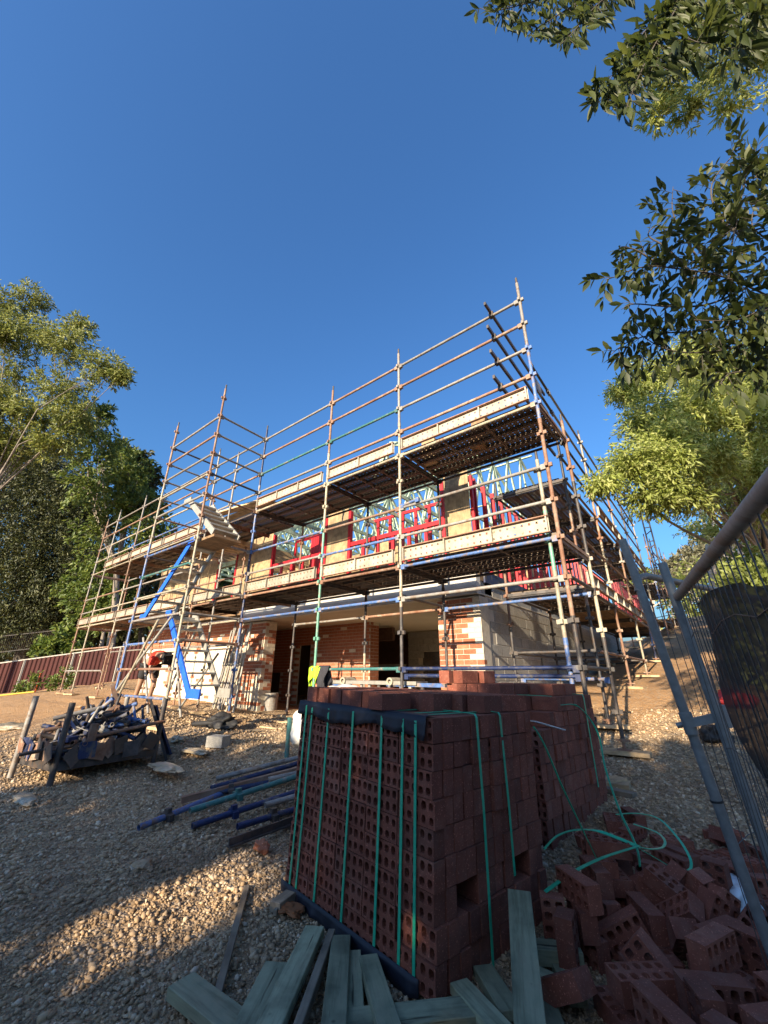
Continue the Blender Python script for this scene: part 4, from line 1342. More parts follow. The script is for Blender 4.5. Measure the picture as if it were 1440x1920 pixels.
def tubes():
    def tb(a_, b_, za, zb, c, label, r=.024, coup=(), open_=True):
        p, q = gp(*a_, za), gp(*b_, zb)
        root_ = MB().tube(p, q, r, 12, inner=.8)
        o = root_.build('scaffold_tube', M[c], None, label, 'scaffold tube', 'scaffold tubes laid on the gravel')
        d = (q - p).normalized()
        for f in coup:
            c_ = p + (q - p) * f
            mb = MB()
            for k in range(3):
                mb.box(c_ + d * .0 + Vector((0, 0, (.03, -.01, .0)[k])) + d.cross(Vector((0, 0, 1))) * (.0, .042, -.042)[k], (.045, .04, .05), frame((0, 0, 0), d, None, (0, 0, 1)))
            mb.tube(c_ - d * .03, c_ + d * .03, r * 1.25, 10)
            mb.build('coupler', M[c if random.random() < .5 else 'darksteel'], o)
        return o
    tb((445, 1550), (585, 1508), .05, .06, 'deepblue', 'nearest open ended blue tube with a bracket, end facing us by the pack', coup=(.45,))
    tb((360, 1549), (600, 1470), .05, .09, 'deepblue', 'blue tube with two wedge brackets and its open end facing us', coup=(.28, .8))
    tb((260, 1552), (440, 1478), .045, .05, 'blue', 'longest pale and blue tube reaching farthest left on the gravel', coup=(.25,))
    tb((356, 1520), (610, 1438), .11, .13, 'teal', 'dark green tube with a grey end lying over the blue ones', coup=(.3,))
    tb((400, 1488), (600, 1448), .06, .08, 'deepblue', 'blue tube under the dark green one', coup=(.15,))
    tb((395, 1478), (605, 1418), .10, .14, 'deepblue', 'bright blue tube high in the stack next to the pack')
    tb((405, 1460), (600, 1410), .12, .18, 'galv', 'grey galvanised tube on top at the back of the stack')
    tb((503, 1462), (600, 1440), .12, .12, 'galv', 'short grey tube end sticking out beside the pack', coup=(.6,))
    tb((497, 1510), (600, 1480), .08, .08, 'galv', 'short dull tube end between two blue tubes', coup=(.7,))
    p, q = gp(340, 1500, .05), gp(600, 1432, .12)
    MB().beam(p, q, .06, .05).build('steel_channel', M['rusty'], None, 'dark rusty channel lying along the back of the tube stack', 'steel channel')
    p, q = gp(428, 1588, .03), gp(600, 1525, .03)
    mb = MB().beam(p, q, .05, .012); mb.beam(p + Vector((0, 0, .025)), q + Vector((0, 0, .025)), .012, .05)
    mb.build('steel_angle', M['darksteel'], None, 'dark steel angle lying nearest on the gravel, with a bright bolt', 'steel angle')


tubes()
# short post standing in the gravel
p = gp(537, 1421)
mb = MB().tube((p.x, p.y, p.z - .1), (p.x, p.y, p.z + .46), .029, 12, inner=.85)
mb.build('short_post', M['teal'], None, 'short dark green steel post standing upright in the gravel left of the packs', 'post')

# ------------------------------------------------------------------ stillage full of scaffold fittings
SB = at(190, 1462, 4.25); gzs = G(SB.x, SB.y)
c00, c10, c01, c11 = at(84, 1478, 3.95), at(290, 1440, 4.05), at(40, 1440, 4.75), at(278, 1395, 5.1)
c00 = gp(92, 1475); c10 = gp(287, 1425); c01 = gp(42, 1452); 
su = (c10 - c00); su.z = 0; slen = su.length; su.normalize(); sv = Vector((-su.y, su.x, 0)); swid = .85
if sv.dot(_fh) < 0: sv = -sv
S0p = Vector((c00.x, c00.y, 0))


def sp(u, v, h):
    q = S0p + su * u + sv * v
    return Vector((q.x, q.y, G(S0p.x, S0p.y) + .02 + h))


st = empty('stillage', sp(slen / 2, swid / 2, 0), 'low steel stillage with four tube posts holding a heap of scaffold fittings', 'stillage')
for u, v, h, c in ((0, 0, .80, 'darksteel'), (slen, 0, .80, 'darksteel'), (-.06, swid, .85, 'galv'), (slen - .05, swid, .8, 'galv')):
    MB().tube(sp(u, v, -.02), sp(u + random.uniform(0, .05), v, h), .032, 10, inner=.85).build('post', M[c], st)
for (u, v), (u2, v2) in (((0, 0), (slen, 0)), ((0, swid), (slen, swid)), ((0, 0), (0, swid)), ((slen, 0), (slen, swid))):
    MB().beam(sp(u, v, .16), sp(u2, v2, .16), .05, .08).build('rail', M['darksteel'], st)
MB().box(sp(slen / 2, swid / 2, .19), (slen, swid, .03), frame((0, 0, 0), su, None, (0, 0, 1))).build('base_sheet', M['darksteel'], st)


def hump(u, v):
    return .24 + .46 * max(0, 1 - ((u / slen - .55) / .62) ** 2) * max(.2, 1 - ((v / swid - .5) / .8) ** 2)


rr = random.Random(21)
for i in range(24):                                       # base plates hung along the near and left sides
    if i < 8: u, v, n_ = .14 + i * (slen - .26) / 7, -.05 - .014 * (i % 3), -sv
    elif i < 14: continue
    else: u, v, n_ = -.06 - .012 * (i % 3), .03 + (i - 14) * .08, -su
    c = sp(u, v, (.27 if i < 8 else .30) + rr.uniform(-.03, .04))
    Mx = frame(c, n_, None, (rr.uniform(-.5, .5), rr.uniform(-.5, .5), 1)) @ Matrix.Rotation(rr.choice([0, .78, .3]) + rr.uniform(-.1, .1), 4, 'X') @ Matrix.Rotation(rr.uniform(-.25, .25), 4, 'Z')
    mb = MB().box((0, 0, 0), (.008, .17, .17)); mb.tube((0, 0, 0), (-.30, 0, 0), .018, 8)
    me = mb.mesh('base_plate', M[rr.choice(['deepblue', 'rusty', 'darksteel', 'darksteel', 'deepblue', 'rusty', 'darksteel'])])
    inst('base_plate', me, Mx, None, 'square base plate facing out of the front of the stillage' if i < 14 else 'square base plate hanging off the left end of the stillage', 'base plate', 'base plates in the stillage')
tp_ = [('tube', .45), ('plate', .25), ('clip', .3)]
for i in range(115):
    u = rr.uniform(.05, slen - .08); v = rr.uniform(.06, swid - .06); h = hump(u, v) * rr.uniform(.6, 1.0)
    c = sp(u, v, h)
    r_ = rr.random()
    colr = rr.choice(['deepblue', 'blue', 'deepblue', 'darksteel', 'darksteel', 'deepblue', 'rusty', 'galv'])
    d = Vector((rr.uniform(-1, 1), rr.uniform(-1, 1), rr.uniform(-.25, .5))).normalized()
    if r_ < .42:
        L = rr.uniform(.22, .55)
        MB().tube(c - d * L / 2, c + d * L / 2, .026, 10, inner=.8).build('short_tube', M[colr], None, 'short scaffold tube end jumbled in the stillage heap', 'scaffold tube', 'short tubes heaped in the stillage')
    elif r_ < .72:
        mb = MB().tube(c - d * .07, c + d * .07, .034, 10, inner=.75)
        mb.box(c + Vector((0, 0, .03)), (.06, .05, .05), frame((0, 0, 0), d, None, (0, 0, 1))); mb.tube(c + d * .03, c + d * .03 + Vector((.02, .03, .08)), .010, 6)
        mb.build('coupler', M[colr], None, 'scaffold coupler jumbled in the stillage heap', 'coupler', 'couplers heaped in the stillage')
    else:
        Mx = frame(c, d, None, (rr.uniform(-1, 1), rr.uniform(-1, 1), 1))
        mb = MB().box((0, 0, 0), (.15, .15, .008)); mb.tube((0, 0, 0), (0, 0, .25), .018, 8)
        inst('base_plate', mb.mesh('base_plate', M[colr]), Mx, None, 'square base plate jumbled in the stillage heap', 'base plate', 'base plates in the stillage')
MB().beam(sp(.85, .35, .45), sp(.62, .45, .98), .06, .05).build('steel_angle', M['rusty'], None, 'rusty angle sticking up out of the stillage heap', 'steel angle')
mb = MB().tube(sp(.28, -.02, .42), sp(slen + .05, -.02, .52), .022, 10); mb.tube(sp(.30, -.02, .36), sp(.30, -.02, .56), .05, 4)
mb.build('jack', M['rusty'], None, 'long rusty jack with a plate lying along the front of the stillage', 'jack')
MB().beam(sp(.1, .2, .40), sp(slen - .1, .3, .46), .20, .05).build('steel_plank', M['deepblue'], None, 'blue steel plank lying across the stillage under the fittings', 'steel plank')
MB().beam(sp(.1, .5, .36), sp(slen - .1, .55, .40), .20, .05).build('steel_plank', M['darksteel'], None, 'dark steel plank lying across the back of the stillage', 'steel plank')
for dx, tp2, c in ((.0, .78, 'darksteel'), (.12, .70, 'deepblue')):
    mb = MB().beam(sp(slen + .28 + dx, .12 + dx, 0), sp(slen - .02 + dx * .5, .3, tp2), .20, .03)
    mb.build('steel_plank', M[c], None, 'dark steel plank leaning upright on the right end of the stillage' if not dx else 'blue perforated plank leaning on the right end of the stillage', 'steel plank')
MB().tube(sp(-.02, .3, .62), sp(.42, .15, .72), .026, 10, inner=.8).build('short_tube', M['galv'], None, 'grey tube lying over the left end of the stillage', 'scaffold tube')
MB().tube(sp(-.30, .18, .3), sp(.0, .2, .32), .02, 8).build('jack', M['darksteel'], None, 'dark jack poking out of the left end of the stillage', 'jack')

# ------------------------------------------------------------------ rack of ledgers and the hanging clothes by the front scaffold
rk = empty('ledger_rack', (-4.4, 5.15, -.85), 'white and blue rack of steel frames standing under the teal rail behind the packs', 'rack')
MB().box((-4.3, 5.2, -.10), (1.7, .30, .05)).build('top_rail', M['alu'], rk)
for i in range(11):
    x = -5.35 + i * .2 + random.uniform(-.04, .04)
    MB().beam((x, 5.1 + random.uniform(-.06, .06), -.85), (x + random.uniform(-.03, .03), 5.1, -.12), .045, .03).build('leg', M[random.choice(['alu', 'blue', 'galv', 'darksteel'])], rk)
for x in (-5.5, -4.85, -3.9):
    MB().tube((x, 5.02, -.08), (x, 5.3, -.08), .055, 14, inner=.55).build('ring', M['cream'], rk)
MB().beam((-5.45, 5.1, -.14), (-4.9, 5.1, -.14), .05, .05).build('top_rail', M['blue'], rk)
MB().beam((-4.0, 5.1, -.12), (-3.0, 5.1, -.12), .05, .05).build('top_rail', M['blue'], rk)


def cloth(x0, x1, ztop, drop, matl, name, label, cat, seed, y=FY):
    r_ = random.Random(seed); P_ = []; F_ = []; n = 14; mrows = 16
    for i in range(n + 1):
        f = i / n; dd = drop * (.8 + .25 * math.sin(f * 5 + seed) + r_.uniform(-.08, .08))
        for j in range(mrows + 1):
            g = (j / mrows) * 2 - 1                      # -1 front hem .. 1 back hem
            fold = .02 * math.sin(f * 17 + seed * 2) + .012 * math.sin(f * 37 + g * 4)
            if abs(g) < .12: yy, zz = y + .03 * g / .12, ztop + .03 * (1 - (g / .12) ** 2)
            else: yy, zz = y + math.copysign(.034 + fold * min(1, abs(g) * 2) + .02 * abs(g), g), ztop - (abs(g) - .12) / .88 * dd
            P_.append((x0 + (x1 - x0) * f * (1 - .12 * abs(g)) + .02 * math.sin(g * 5 + f * 9), yy, zz))
    for i in range(n):
        for j in range(mrows): F_.append((i * (mrows + 1) + j, i * (mrows + 1) + j + 1, (i + 1) * (mrows + 1) + j + 1, (i + 1) * (mrows + 1) + j))
    o = MB().add(P_, F_, 0, True).build(name, matl, None, label, cat)
    md = o.modifiers.new('thick', 'SOLIDIFY'); md.thickness = .006
    return o


hv = simple('hi_vis_yellow_cloth', (.42, .75, .02), (.50, .85, .03), 8, .7, var=0); nv = simple('charcoal_cloth', (.02, .02, .026), (.035, .035, .045), 8, .85, var=0)
cloth(-5.53, -5.28, .11, .26, hv, 'hi_vis_shirt', 'fluorescent yellow work shirt hung on the rail by the green upright', 'shirt', 2)
cloth(-5.32, -5.08, .115, .33, nv, 'jacket', 'dark jacket hung on the rail right of the yellow shirt', 'jacket', 5)

# sacks and other bits


def lumpy(name, c, d, matl, label, cat, seed, sharp=.18, sub=3, group=None):
    bm_v, bm_f = ICO.copy(), [tuple(f) for f in ICF]
    V_ = [Vector(v) for v in bm_v]; F_ = bm_f
    for _ in range(sub):
        cache = {}; nf = []

        def mid(a_, b_):
            k = (min(a_, b_), max(a_, b_))
            if k not in cache: V_.append(((V_[a_] + V_[b_]) / 2).normalized()); cache[k] = len(V_) - 1
            return cache[k]
        for a_, b_, c_ in F_:
            ab, bc, ca = mid(a_, b_), mid(b_, c_), mid(c_, a_)
            nf += [(a_, ab, ca), (b_, bc, ab), (c_, ca, bc), (ab, bc, ca)]
        F_ = nf
    from mathutils import noise as mn
    P_ = []
    for v in V_:
        n1_ = mn.noise(v * 1.6 + Vector((seed, 0, 0))); n2_ = mn.noise(v * 4.3 + Vector((0, seed, 0))); n3_ = mn.noise(v * 9 + Vector((0, 0, seed)))
        r = 1 + sharp * n1_ * 1.4 + sharp * .8 * abs(n2_) + sharp * .35 * n3_
        P_.append((c[0] + v.x * d[0] / 2 * r, c[1] + v.y * d[1] / 2 * r, max(c[2] + v.z * d[2] / 2 * r, c[2] - d[2] * .46)))
    return MB().add(P_, F_, 0, True).build(name, matl, None, label, cat, group)


wsk = simple('white_woven_sack', (.62, .61, .57), (.76, .75, .71), 9, .8, bmp=.4, bscale=40, bdist=.01, var=0)
film = simple('dusty_clear_film', (.30, .25, .17), (.46, .39, .29), 7, .35, bmp=.6, bscale=18, bdist=.02, var=0)
pt = at(576, 1305, 6.0); lumpy('sack', (pt.x, pt.y, -.66), (.36, .36, .46), wsk, 'bulging white sack standing just left of the brick packs', 'sack', 3.1)
pt = at(645, 1290, 6.3); lumpy('sack', (pt.x, pt.y, -.45), (.95, .6, .6), wsk, 'long white sack lying behind the hung clothes', 'sack', 8.1)
pt = gp(310, 1445); lumpy('plastic_film', (pt.x, pt.y, pt.z + .035), (.62, .22, .07), film, 'crumpled pale plastic film on the gravel in front of the stillage', 'plastic film', 5.2, .28)
pt = gp(365, 1413); lumpy('plastic_film', (pt.x, pt.y, pt.z + .03), (.5, .2, .05), film, 'flat scrap of pale plastic film behind the stillage planks', 'plastic film', 6.7, .28)
pt = gp(332, 1392); lumpy('plastic_film', (pt.x, pt.y, pt.z + .04), (.20, .16, .10), film, 'small wad of plastic film on the sunlit gravel', 'plastic film', 9.7, .5)
pt = gp(20, 1366); lumpy('plastic_film', (pt.x, pt.y, pt.z + .03), (1.0, .5, .12), film, 'pale plastic film at the far left edge of the yard', 'plastic film', 11.7, .25)
pt = gp(408, 1400); MB().box((pt.x, pt.y, pt.z + .07), (.26, .2, .14), Matrix.Rotation(.4, 3, 'Z')).build('block_offcut', M['block'], None, 'grey block offcut alone on the gravel left of the short post', 'block')
pt = gp(45, 1500); lumpy('plastic_film', (pt.x, pt.y, pt.z + .015), (.55, .16, .05), film, 'thin strip of pale film on the shaded gravel at far left', 'plastic film', 2.7, .28)
blk = simple('black_rubber', (.012, .012, .013), (.03, .03, .032), 10, .7, var=0)
pt = gp(412, 1366); lumpy('black_bag', (pt.x, pt.y, pt.z + .09), (.55, .35, .24), blk, 'black tool bag slumped on the sunlit gravel near the tower', 'bag', 4.4, .5)
pt = gp(378, 1366); MB().tube((pt.x - .3, pt.y, pt.z + .05), (pt.x + .25, pt.y + .1, pt.z + .1), .04, 8).build('black_pipe', blk, None, 'short black pipe lying beside the tool bag', 'pipe')
pt = gp(490, 1597); lumpy('brick_fragment', (pt.x, pt.y, pt.z + .03), (.13, .07, .07), M['redbrick'], 'broken orange brick piece on the gravel left of the nearest pack', 'brick piece', 7.1, .4)
pt = gp(540, 1712); lumpy('clay_lump', (pt.x, pt.y, pt.z + .02), (.16, .09, .03), simple('orange_clay', (.20, .07, .025), (.28, .11, .045), 9, .95, var=0), 'crumbled orange clay beside the far left pack corner', 'clay', 1.1, .5)
pt = gp(265, 1632); lumpy('stone', (pt.x, pt.y, pt.z + .02), (.14, .10, .06), smt, 'fist sized grey stone bedded in the shaded gravel', 'stone', 3.3, .4)
# white bag lying behind the heap
pt = gp(1385, 1702)
wb = simple('white_plastic_bag', (.50, .54, .58), (.68, .72, .75), 8, .4, bmp=.5, bscale=22, bdist=.015, var=0)
lumpy('plastic_bag', (pt.x, pt.y, pt.z + .05), (.17, .36, .13), wb, 'white plastic bag lying at the right edge of the brick heap', 'bag', 2.2, .35)
pt = at(1030, 1362, 2.95); MB().beam(at(1000, 1352, 2.8), at(1055, 1368, 2.9), .05, .006).build('paper_tag', wb, None, 'white delivery tag tucked between the two packs', 'tag')
# drum and bundle of props by the left pier
mb = MB(); cx, cy = onY(508, 1320, 6.9).x, 6.9
mb.tube((cx, cy, -.88), (cx, cy, -.42), .16, 16); mb.tube((cx, cy, -.5), (cx, cy, -.47), .17, 16)
mb.build('drum', M['galv'], None, 'small grey drum standing in the dark opening right of the left pier', 'drum')
bun = empty('prop_bundle', (-8.75, 5.9, -.82), 'upright bundle of grey steel props leaning behind the blue upright', 'props')
for i in range(16):
    x = onY(402 + i * 2.6, 1300, 5.9).x
    MB().tube((x, 5.9 + random.uniform(-.12, .12), -.83), (x + random.uniform(-.12, .12), 6.15, 1.05 + random.uniform(-.15, .2)), .022, 7).build('prop', M[random.choice(['alu', 'galv', 'galv', 'cream'])], bun)
# scraps on the sunlit ground
for i in range(12):
    a_ = random.choice([(430, 1338), (470, 1345), (520, 1350), (590, 1345), (460, 1372), (500, 1362), (180, 1335), (150, 1325)])
    p = gp(a_[0] + random.uniform(-25, 25), a_[1] + random.uniform(-4, 4), .015); th_ = random.uniform(0, 3)
    L = random.uniform(.3, .9)
    board(p, p + Vector((math.cos(th_) * L, math.sin(th_) * L * .5, .0)), .08, .025, 'timber scrap lying on the sunlit ground by the house', 'pine' if random.random() < .5 else 'lath', 'timber_scrap', 'timber', 'timber scraps by the house')
# offcuts on the upper deck
MB().box((-2.39, 5.6, 3.86), (.25, .2, .55), Matrix.Rotation(.2, 3, 'Y')).build('timber_block', M['brownplank'], None, 'brown timber block standing on the upper deck near the right end', 'timber')
MB().box((-3.40, 5.65, 3.86), (.28, .2, .50)).build('timber_block', M['pine'], None, 'pale timber block standing on the upper deck by the second upright', 'timber')
mb = MB(); mb.beam((-4.75, 5.6, 3.75), (-4.35, 5.6, 4.40), .04, .09); mb.beam((-4.35, 5.6, 4.40), (-3.95, 5.6, 4.25), .04, .09); mb.beam((-4.4, 5.6, 3.66), (-4.4, 5.6, 4.3), .035, .07)
mb.build('truss_piece', M['truss'], None, 'pale green truss end standing on the upper deck left of the second upright', 'timber')
MB().beam((-9.6, 5.2, 3.86), (-7.95, 5.5, 4.05), .22, .04).build('plank', M['pine'], None, 'raw pine plank laid sloping on the upper deck beside the tower', 'timber')

# ------------------------------------------------------------------ foliage
def leaf_arrays(P_, D_, L, Wd, bend=.18):
    """P base points, D unit directions, L lengths -> quads of two bent halves (each leaf 4 triangles)"""
    n = len(P_)
    r = rng.normal(size=(n, 3)); s = np.cross(D_, r); s /= np.linalg.norm(s, axis=1, keepdims=True) + 1e-9
    nn = np.cross(s, D_)
    L = np.broadcast_to(np.asarray(L), (n,))[:, None]; w = L * Wd
    tip = P_ + D_ * L - nn * L * bend
    mid_ = P_ + D_ * L * .45 + nn * L * .02
    V_ = np.stack([P_, mid_ - s * w + nn * w * .25, tip, mid_ + s * w + nn * w * .25], 1).reshape(-1, 3)
    b = np.arange(n)[:, None] * 4
    F_ = np.concatenate([b + np.array([[0, 1, 2]]), b + np.array([[0, 2, 3]])], 0)
    return V_, F_


def crown_points(clumps, per, droop=.2, shell=.55):
    """clumps: (x, y, z, rx, ry, rz).  returns leaf bases and directions gathered in sprays"""
    Ps, Ds = [], []
    for (x, y, z, rx, ry, rz, *k) in clumps:
        n = int(per * (k[0] if k else 1))
        ns = max(3, n // 14)
        d = rng.normal(size=(ns, 3)); d /= np.linalg.norm(d, axis=1, keepdims=True)
        rad = rng.random((ns, 1)) ** (1 - shell) * (1 + rng.normal(0, .12, (ns, 1)))
        c = d * rad * np.array([rx, ry, rz]) + np.array([x, y, z])
        ax_ = d + rng.normal(0, .5, (ns, 3)); ax_[:, 2] -= droop; ax_ /= np.linalg.norm(ax_, axis=1, keepdims=True)
        m_ = 14
        ln = .16 * (rx + rz) * .5 + .12
        t = rng.random((ns, m_, 1)) * ln * 1.6 - ln * .5
        p = c[:, None] + ax_[:, None] * t + rng.normal(0, ln * .22, (ns, m_, 3))
        dd = ax_[:, None] * .8 + rng.normal(0, .6, (ns, m_, 3)); dd[..., 2] -= droop * .8
        dd /= np.linalg.norm(dd, axis=2, keepdims=True)
        Ps.append(p.reshape(-1, 3)); Ds.append(dd.reshape(-1, 3))
    return np.concatenate(Ps), np.concatenate(Ds)


def tree(name, label, base, clumps, per, L, matl, bark, Wd=.22, droop=.2, trunk_r=.16, limbs=True, group='trees round the site', keep=None, shell=.55, top=None, cat='tree'):
    root = empty(name, base, label, cat, group)
    P_, D_ = crown_points(clumps, per, droop, shell)
    if keep is not None:
        k = keep(P_); P_, D_ = P_[k], D_[k]
    Ls = L * rng.uniform(.6, 1.25, len(P_))
    V_, F_ = leaf_arrays(P_, D_, Ls, Wd)
    O = np.array(base)
    o = inst('crown', np_mesh('crown', V_ - O, F_, matl), T(*base), root)
    mb = MB()
    b = Vector(base)
    cc_ = Vector(np.mean([c[:3] for c in clumps], 0)) if top is None else Vector(top)
    fork = b.lerp(cc_, .55); fork.x = b.x + (fork.x - b.x) * .7; fork.y = b.y + (fork.y - b.y) * .7
    j = lambda s: Vector((random.uniform(-s, s), random.uniform(-s, s), random.uniform(-s, s)))
    mid_ = b.lerp(fork, .5) + j(trunk_r)
    mb.path([b - Vector((0, 0, .3)), b.lerp(mid_, .3), mid_, fork], [trunk_r * 1.35, trunk_r, trunk_r * .85, trunk_r * .65], 9)
    if limbs:
        for c in clumps:
            q = Vector(c[:3]); m1 = fork.lerp(q, .5) + j((q - fork).length * .12) + Vector((0, 0, .04 * (q - fork).length))
            mb.path([fork - (fork - mid_) * random.random() * .4, m1, q], [trunk_r * .45, trunk_r * .24, trunk_r * .09], 6)
            for _ in range(5):
                e = q + Vector((random.uniform(-1, 1) * c[3], random.uniform(-1, 1) * c[4], random.uniform(-1, 1) * c[5])) * .85
                s_ = m1.lerp(q, random.random())
                mb.path([s_, s_.lerp(e, .5) + j(.08 * c[3]), e], [trunk_r * .12, trunk_r * .07, trunk_r * .03], 5)
    mb.build('trunk', bark, root)
    return root


def pc(px, py, d, rx, ry, k=1.0, rd=None):
    """a clump seen at pixel (px, py), radii given in pixels at that depth"""
    p = at(px, py, d); s = d / FPX * 1.05
    return (p.x, p.y, p.z, rx * s, (rd or rx * s), ry * s, k)


def tbase(px, d, dz=0.0):
    p = at(px, 1266, d); return (p.x, p.y, G(p.x, p.y) + dz)


# left side
tree('gum_tree', 'tall airy gum tree with olive leaves and pale limbs at the upper left', tbase(-170, 17), [
    pc(15, 575, 17, 62, 38), pc(60, 625, 17, 65, 42), pc(125, 645, 16.5, 55, 42), pc(192, 690, 16.5, 48, 32, .8), pc(120, 735, 17, 62, 40), pc(25, 700, 17.5, 60, 45, .7),
    pc(60, 560, 17, 40, 26, .5), pc(150, 612, 17, 30, 26, .5), pc(228, 705, 16.5, 22, 20, .4), pc(140, 785, 17, 42, 34, .8), pc(105, 830, 17, 45, 36, .9), pc(-50, 640, 17, 80, 80), pc(8, 625, 16, 45, 30), pc(5, 755, 16.5, 55, 36, .9), pc(60, 775, 16.5, 50, 32, .8), pc(20, 815, 17, 60, 30, .7), pc(-40, 740, 16, 70, 60), pc(0, 850, 17, 60, 30, .7), pc(-60, 820, 16, 60, 50)],
    2600, .20, M['leaf_olive'], M['bark'], .17, .25, .10, shell=.4, top=at(60, 700, 17))
tree('leafy_tree', 'fresh green spreading tree behind the gum, its top against the sky left of the scaffold', tbase(200, 23), [
    pc(165, 800, 23, 48, 40), pc(195, 850, 23, 52, 46), pc(240, 885, 22, 42, 50), pc(225, 940, 22, 55, 50), pc(170, 905, 23, 60, 56), pc(262, 945, 22, 40, 45), pc(285, 1000, 22, 40, 55), pc(200, 1000, 23, 60, 55), pc(190, 770, 23, 30, 22, .5)],
    1500, .30, M['leaf_mid'], M['bark'], .2, .3, .22, shell=.35)
tree('dark_oak', 'dark crowned tree with ragged top just left of the tall scaffold posts', tbase(262, 27), [
    pc(228, 856, 27, 30, 34), pc(262, 868, 27, 26, 26, .7), pc(248, 905, 27, 34, 40), pc(282, 905, 27, 20, 30, .5), pc(275, 950, 27, 30, 50), pc(290, 1060, 27, 55, 80), pc(330, 1120, 27, 60, 60)],
    1300, .34, M['leaf_dark'], M['darkbark'], .28, .1, .2, shell=.35)
tree('fir_tree', 'large very dark dense tree filling the left edge above the maroon fence', tbase(40, 29), [
    pc(55, 850, 28, 70, 45), pc(20, 905, 28, 80, 60), pc(105, 905, 28, 66, 56), pc(60, 965, 27.5, 95, 66), pc(135, 985, 28, 62, 66), pc(20, 1040, 27.5, 90, 70), pc(105, 1060, 27.5, 80, 70),
    pc(60, 1120, 28, 95, 60), pc(155, 1085, 29, 48, 66), pc(-60, 960, 28, 110, 150), pc(15, 1165, 29, 80, 45, .9), pc(130, 1150, 30, 60, 45, .9), pc(165, 950, 29, 40, 60, .7), pc(60, 1190, 29, 100, 26, .6)],
    8500, .24, M['leaf_dark'], M['darkbark'], .18, .35, .5)
tree('young_tree', 'bright leafy young tree low down between the dark tree and the scaffold', tbase(185, 24), [
    pc(190, 1075, 24, 45, 40), pc(160, 1110, 24, 42, 36), pc(215, 1115, 24, 40, 36), pc(185, 1150, 24, 50, 34), pc(235, 1075, 24, 34, 30, .7)],
    1500, .26, M['leaf_mid'], M['bark'], .24, .35, .14)
tree('broad_shrub', 'leafy shrub growing over the maroon fence near the grey railings', tbase(118, 22), [pc(115, 1205, 22, 26, 20), pc(95, 1218, 22, 20, 12), pc(140, 1200, 22, 22, 18, .6)], 800, .26, M['leaf_mid'], M['bark'], .28, .2, .06, cat='shrub')
bgc = [pc(x, 1175 + 12 * math.sin(x), 33, 70, 42) for x in range(-120, 420, 55)] + [pc(x, 1110, 36, 70, 50) for x in range(250, 420, 50)]
tree('back_tree', 'dark mass of trees seen between the scaffold posts behind the far fence', tbase(120, 34), bgc, 1700, .42, M['leaf_dark'], M['darkbark'], .28, .1, .25)
tree('rear_tree', 'green tree seen through the window frames behind the house', tbase(440, 30), [pc(420, 1085, 30, 40, 40), pc(460, 1100, 30, 45, 40), pc(520, 1120, 32, 60, 40), pc(360, 1060, 30, 40, 50)], 1900, .34, M['leaf_mid'], M['bark'], .25, .2, .2)
tree('back_tree', 'trees seen through the temporary fence beyond the dirt slope at right', tbase(1400, 34), [pc(x, 1120 + 10 * math.sin(x), 34, 50, 60) for x in range(1290, 1520, 45)], 1500, .4, M['leaf_olive'], M['palebark'], .25, .1, .25)
# small weeds along the left fence
for x, y, s, lab in ((38, 1300, .35, 'bright little weed by the yellow hose'), (58, 1290, .6, 'bushy weed left of the orange stake'), (97, 1290, .5, 'low weed right of the orange stake'), (117, 1292, .7, 'tallest weed in front of the pale fence post')):
    p = at(x, y, 17.5); p.z = G(p.x, p.y)
    tree('weed', lab, tuple(p), [(p.x, p.y, p.z + s * .6, s * .4, s * .4, s * .5)], 260, .12, M['leaf_mid'], M['bark'], .3, 0, .012, True, 'weeds by the maroon fence', cat='weed')

# right side
tree('wattle_tree', 'sunlit yellow green tree with slender leaves standing right of the scaffold', tbase(1490, 9.5), [
    pc(1200, 720, 7.5, 55, 40), pc(1270, 690, 7.5, 65, 45), pc(1350, 680, 7.5, 70, 50), pc(1430, 700, 7.5, 70, 60), pc(1215, 790, 7, 52, 48), pc(1290, 780, 7, 66, 56), pc(1370, 780, 7, 66, 56), pc(1440, 800, 7, 60, 60),
    pc(1180, 870, 6.6, 52, 38), pc(1250, 870, 6.6, 58, 48), pc(1330, 860, 6.8, 60, 48), pc(1225, 930, 6.8, 48, 30, .8), pc(1290, 930, 7, 50, 30, .7), pc(1130, 905, 6.4, 24, 16, .35), pc(1400, 870, 7.5, 60, 50, .6), pc(1165, 735, 7.3, 26, 22, .35), pc(1320, 740, 7, 60, 50), pc(1400, 740, 7, 60, 60), pc(1250, 820, 6.6, 50, 44), pc(1440, 880, 7, 60, 50), pc(1425, 950, 7.8, 50, 36, .6), pc(1300, 660, 7.6, 50, 26, .5)],
    2700, .115, M['leaf_gold'], M['bark'], .15, .45, .12, shell=.35, top=at(1430, 900, 8.5))
tree('pale_gum', 'pale trunked gum behind the temporary fence at right', tbase(1405, 13), [
    pc(1340, 930, 13, 45, 40, .7), pc(1400, 900, 13, 55, 60), pc(1440, 960, 13, 50, 60), pc(1360, 850, 14, 60, 50), pc(1430, 830, 13, 60, 60), pc(1310, 985, 14, 40, 24, .4), pc(1350, 1000, 13, 30, 20, .4), pc(1420, 1010, 13, 40, 40, .7)],
    1500, .17, M['leaf_gold'], M['palebark'], .16, .3, .2, shell=.35)
tree('pale_gum', 'second slimmer pale trunk close behind the first gum at right', tbase(1372, 16), [
    pc(1330, 890, 16, 40, 40, .7), pc(1380, 860, 16, 40, 50), pc(1300, 850, 17, 50, 40, .7)], 900, .22, M['leaf_gold'], M['palebark'], .16, .3, .17, shell=.35)
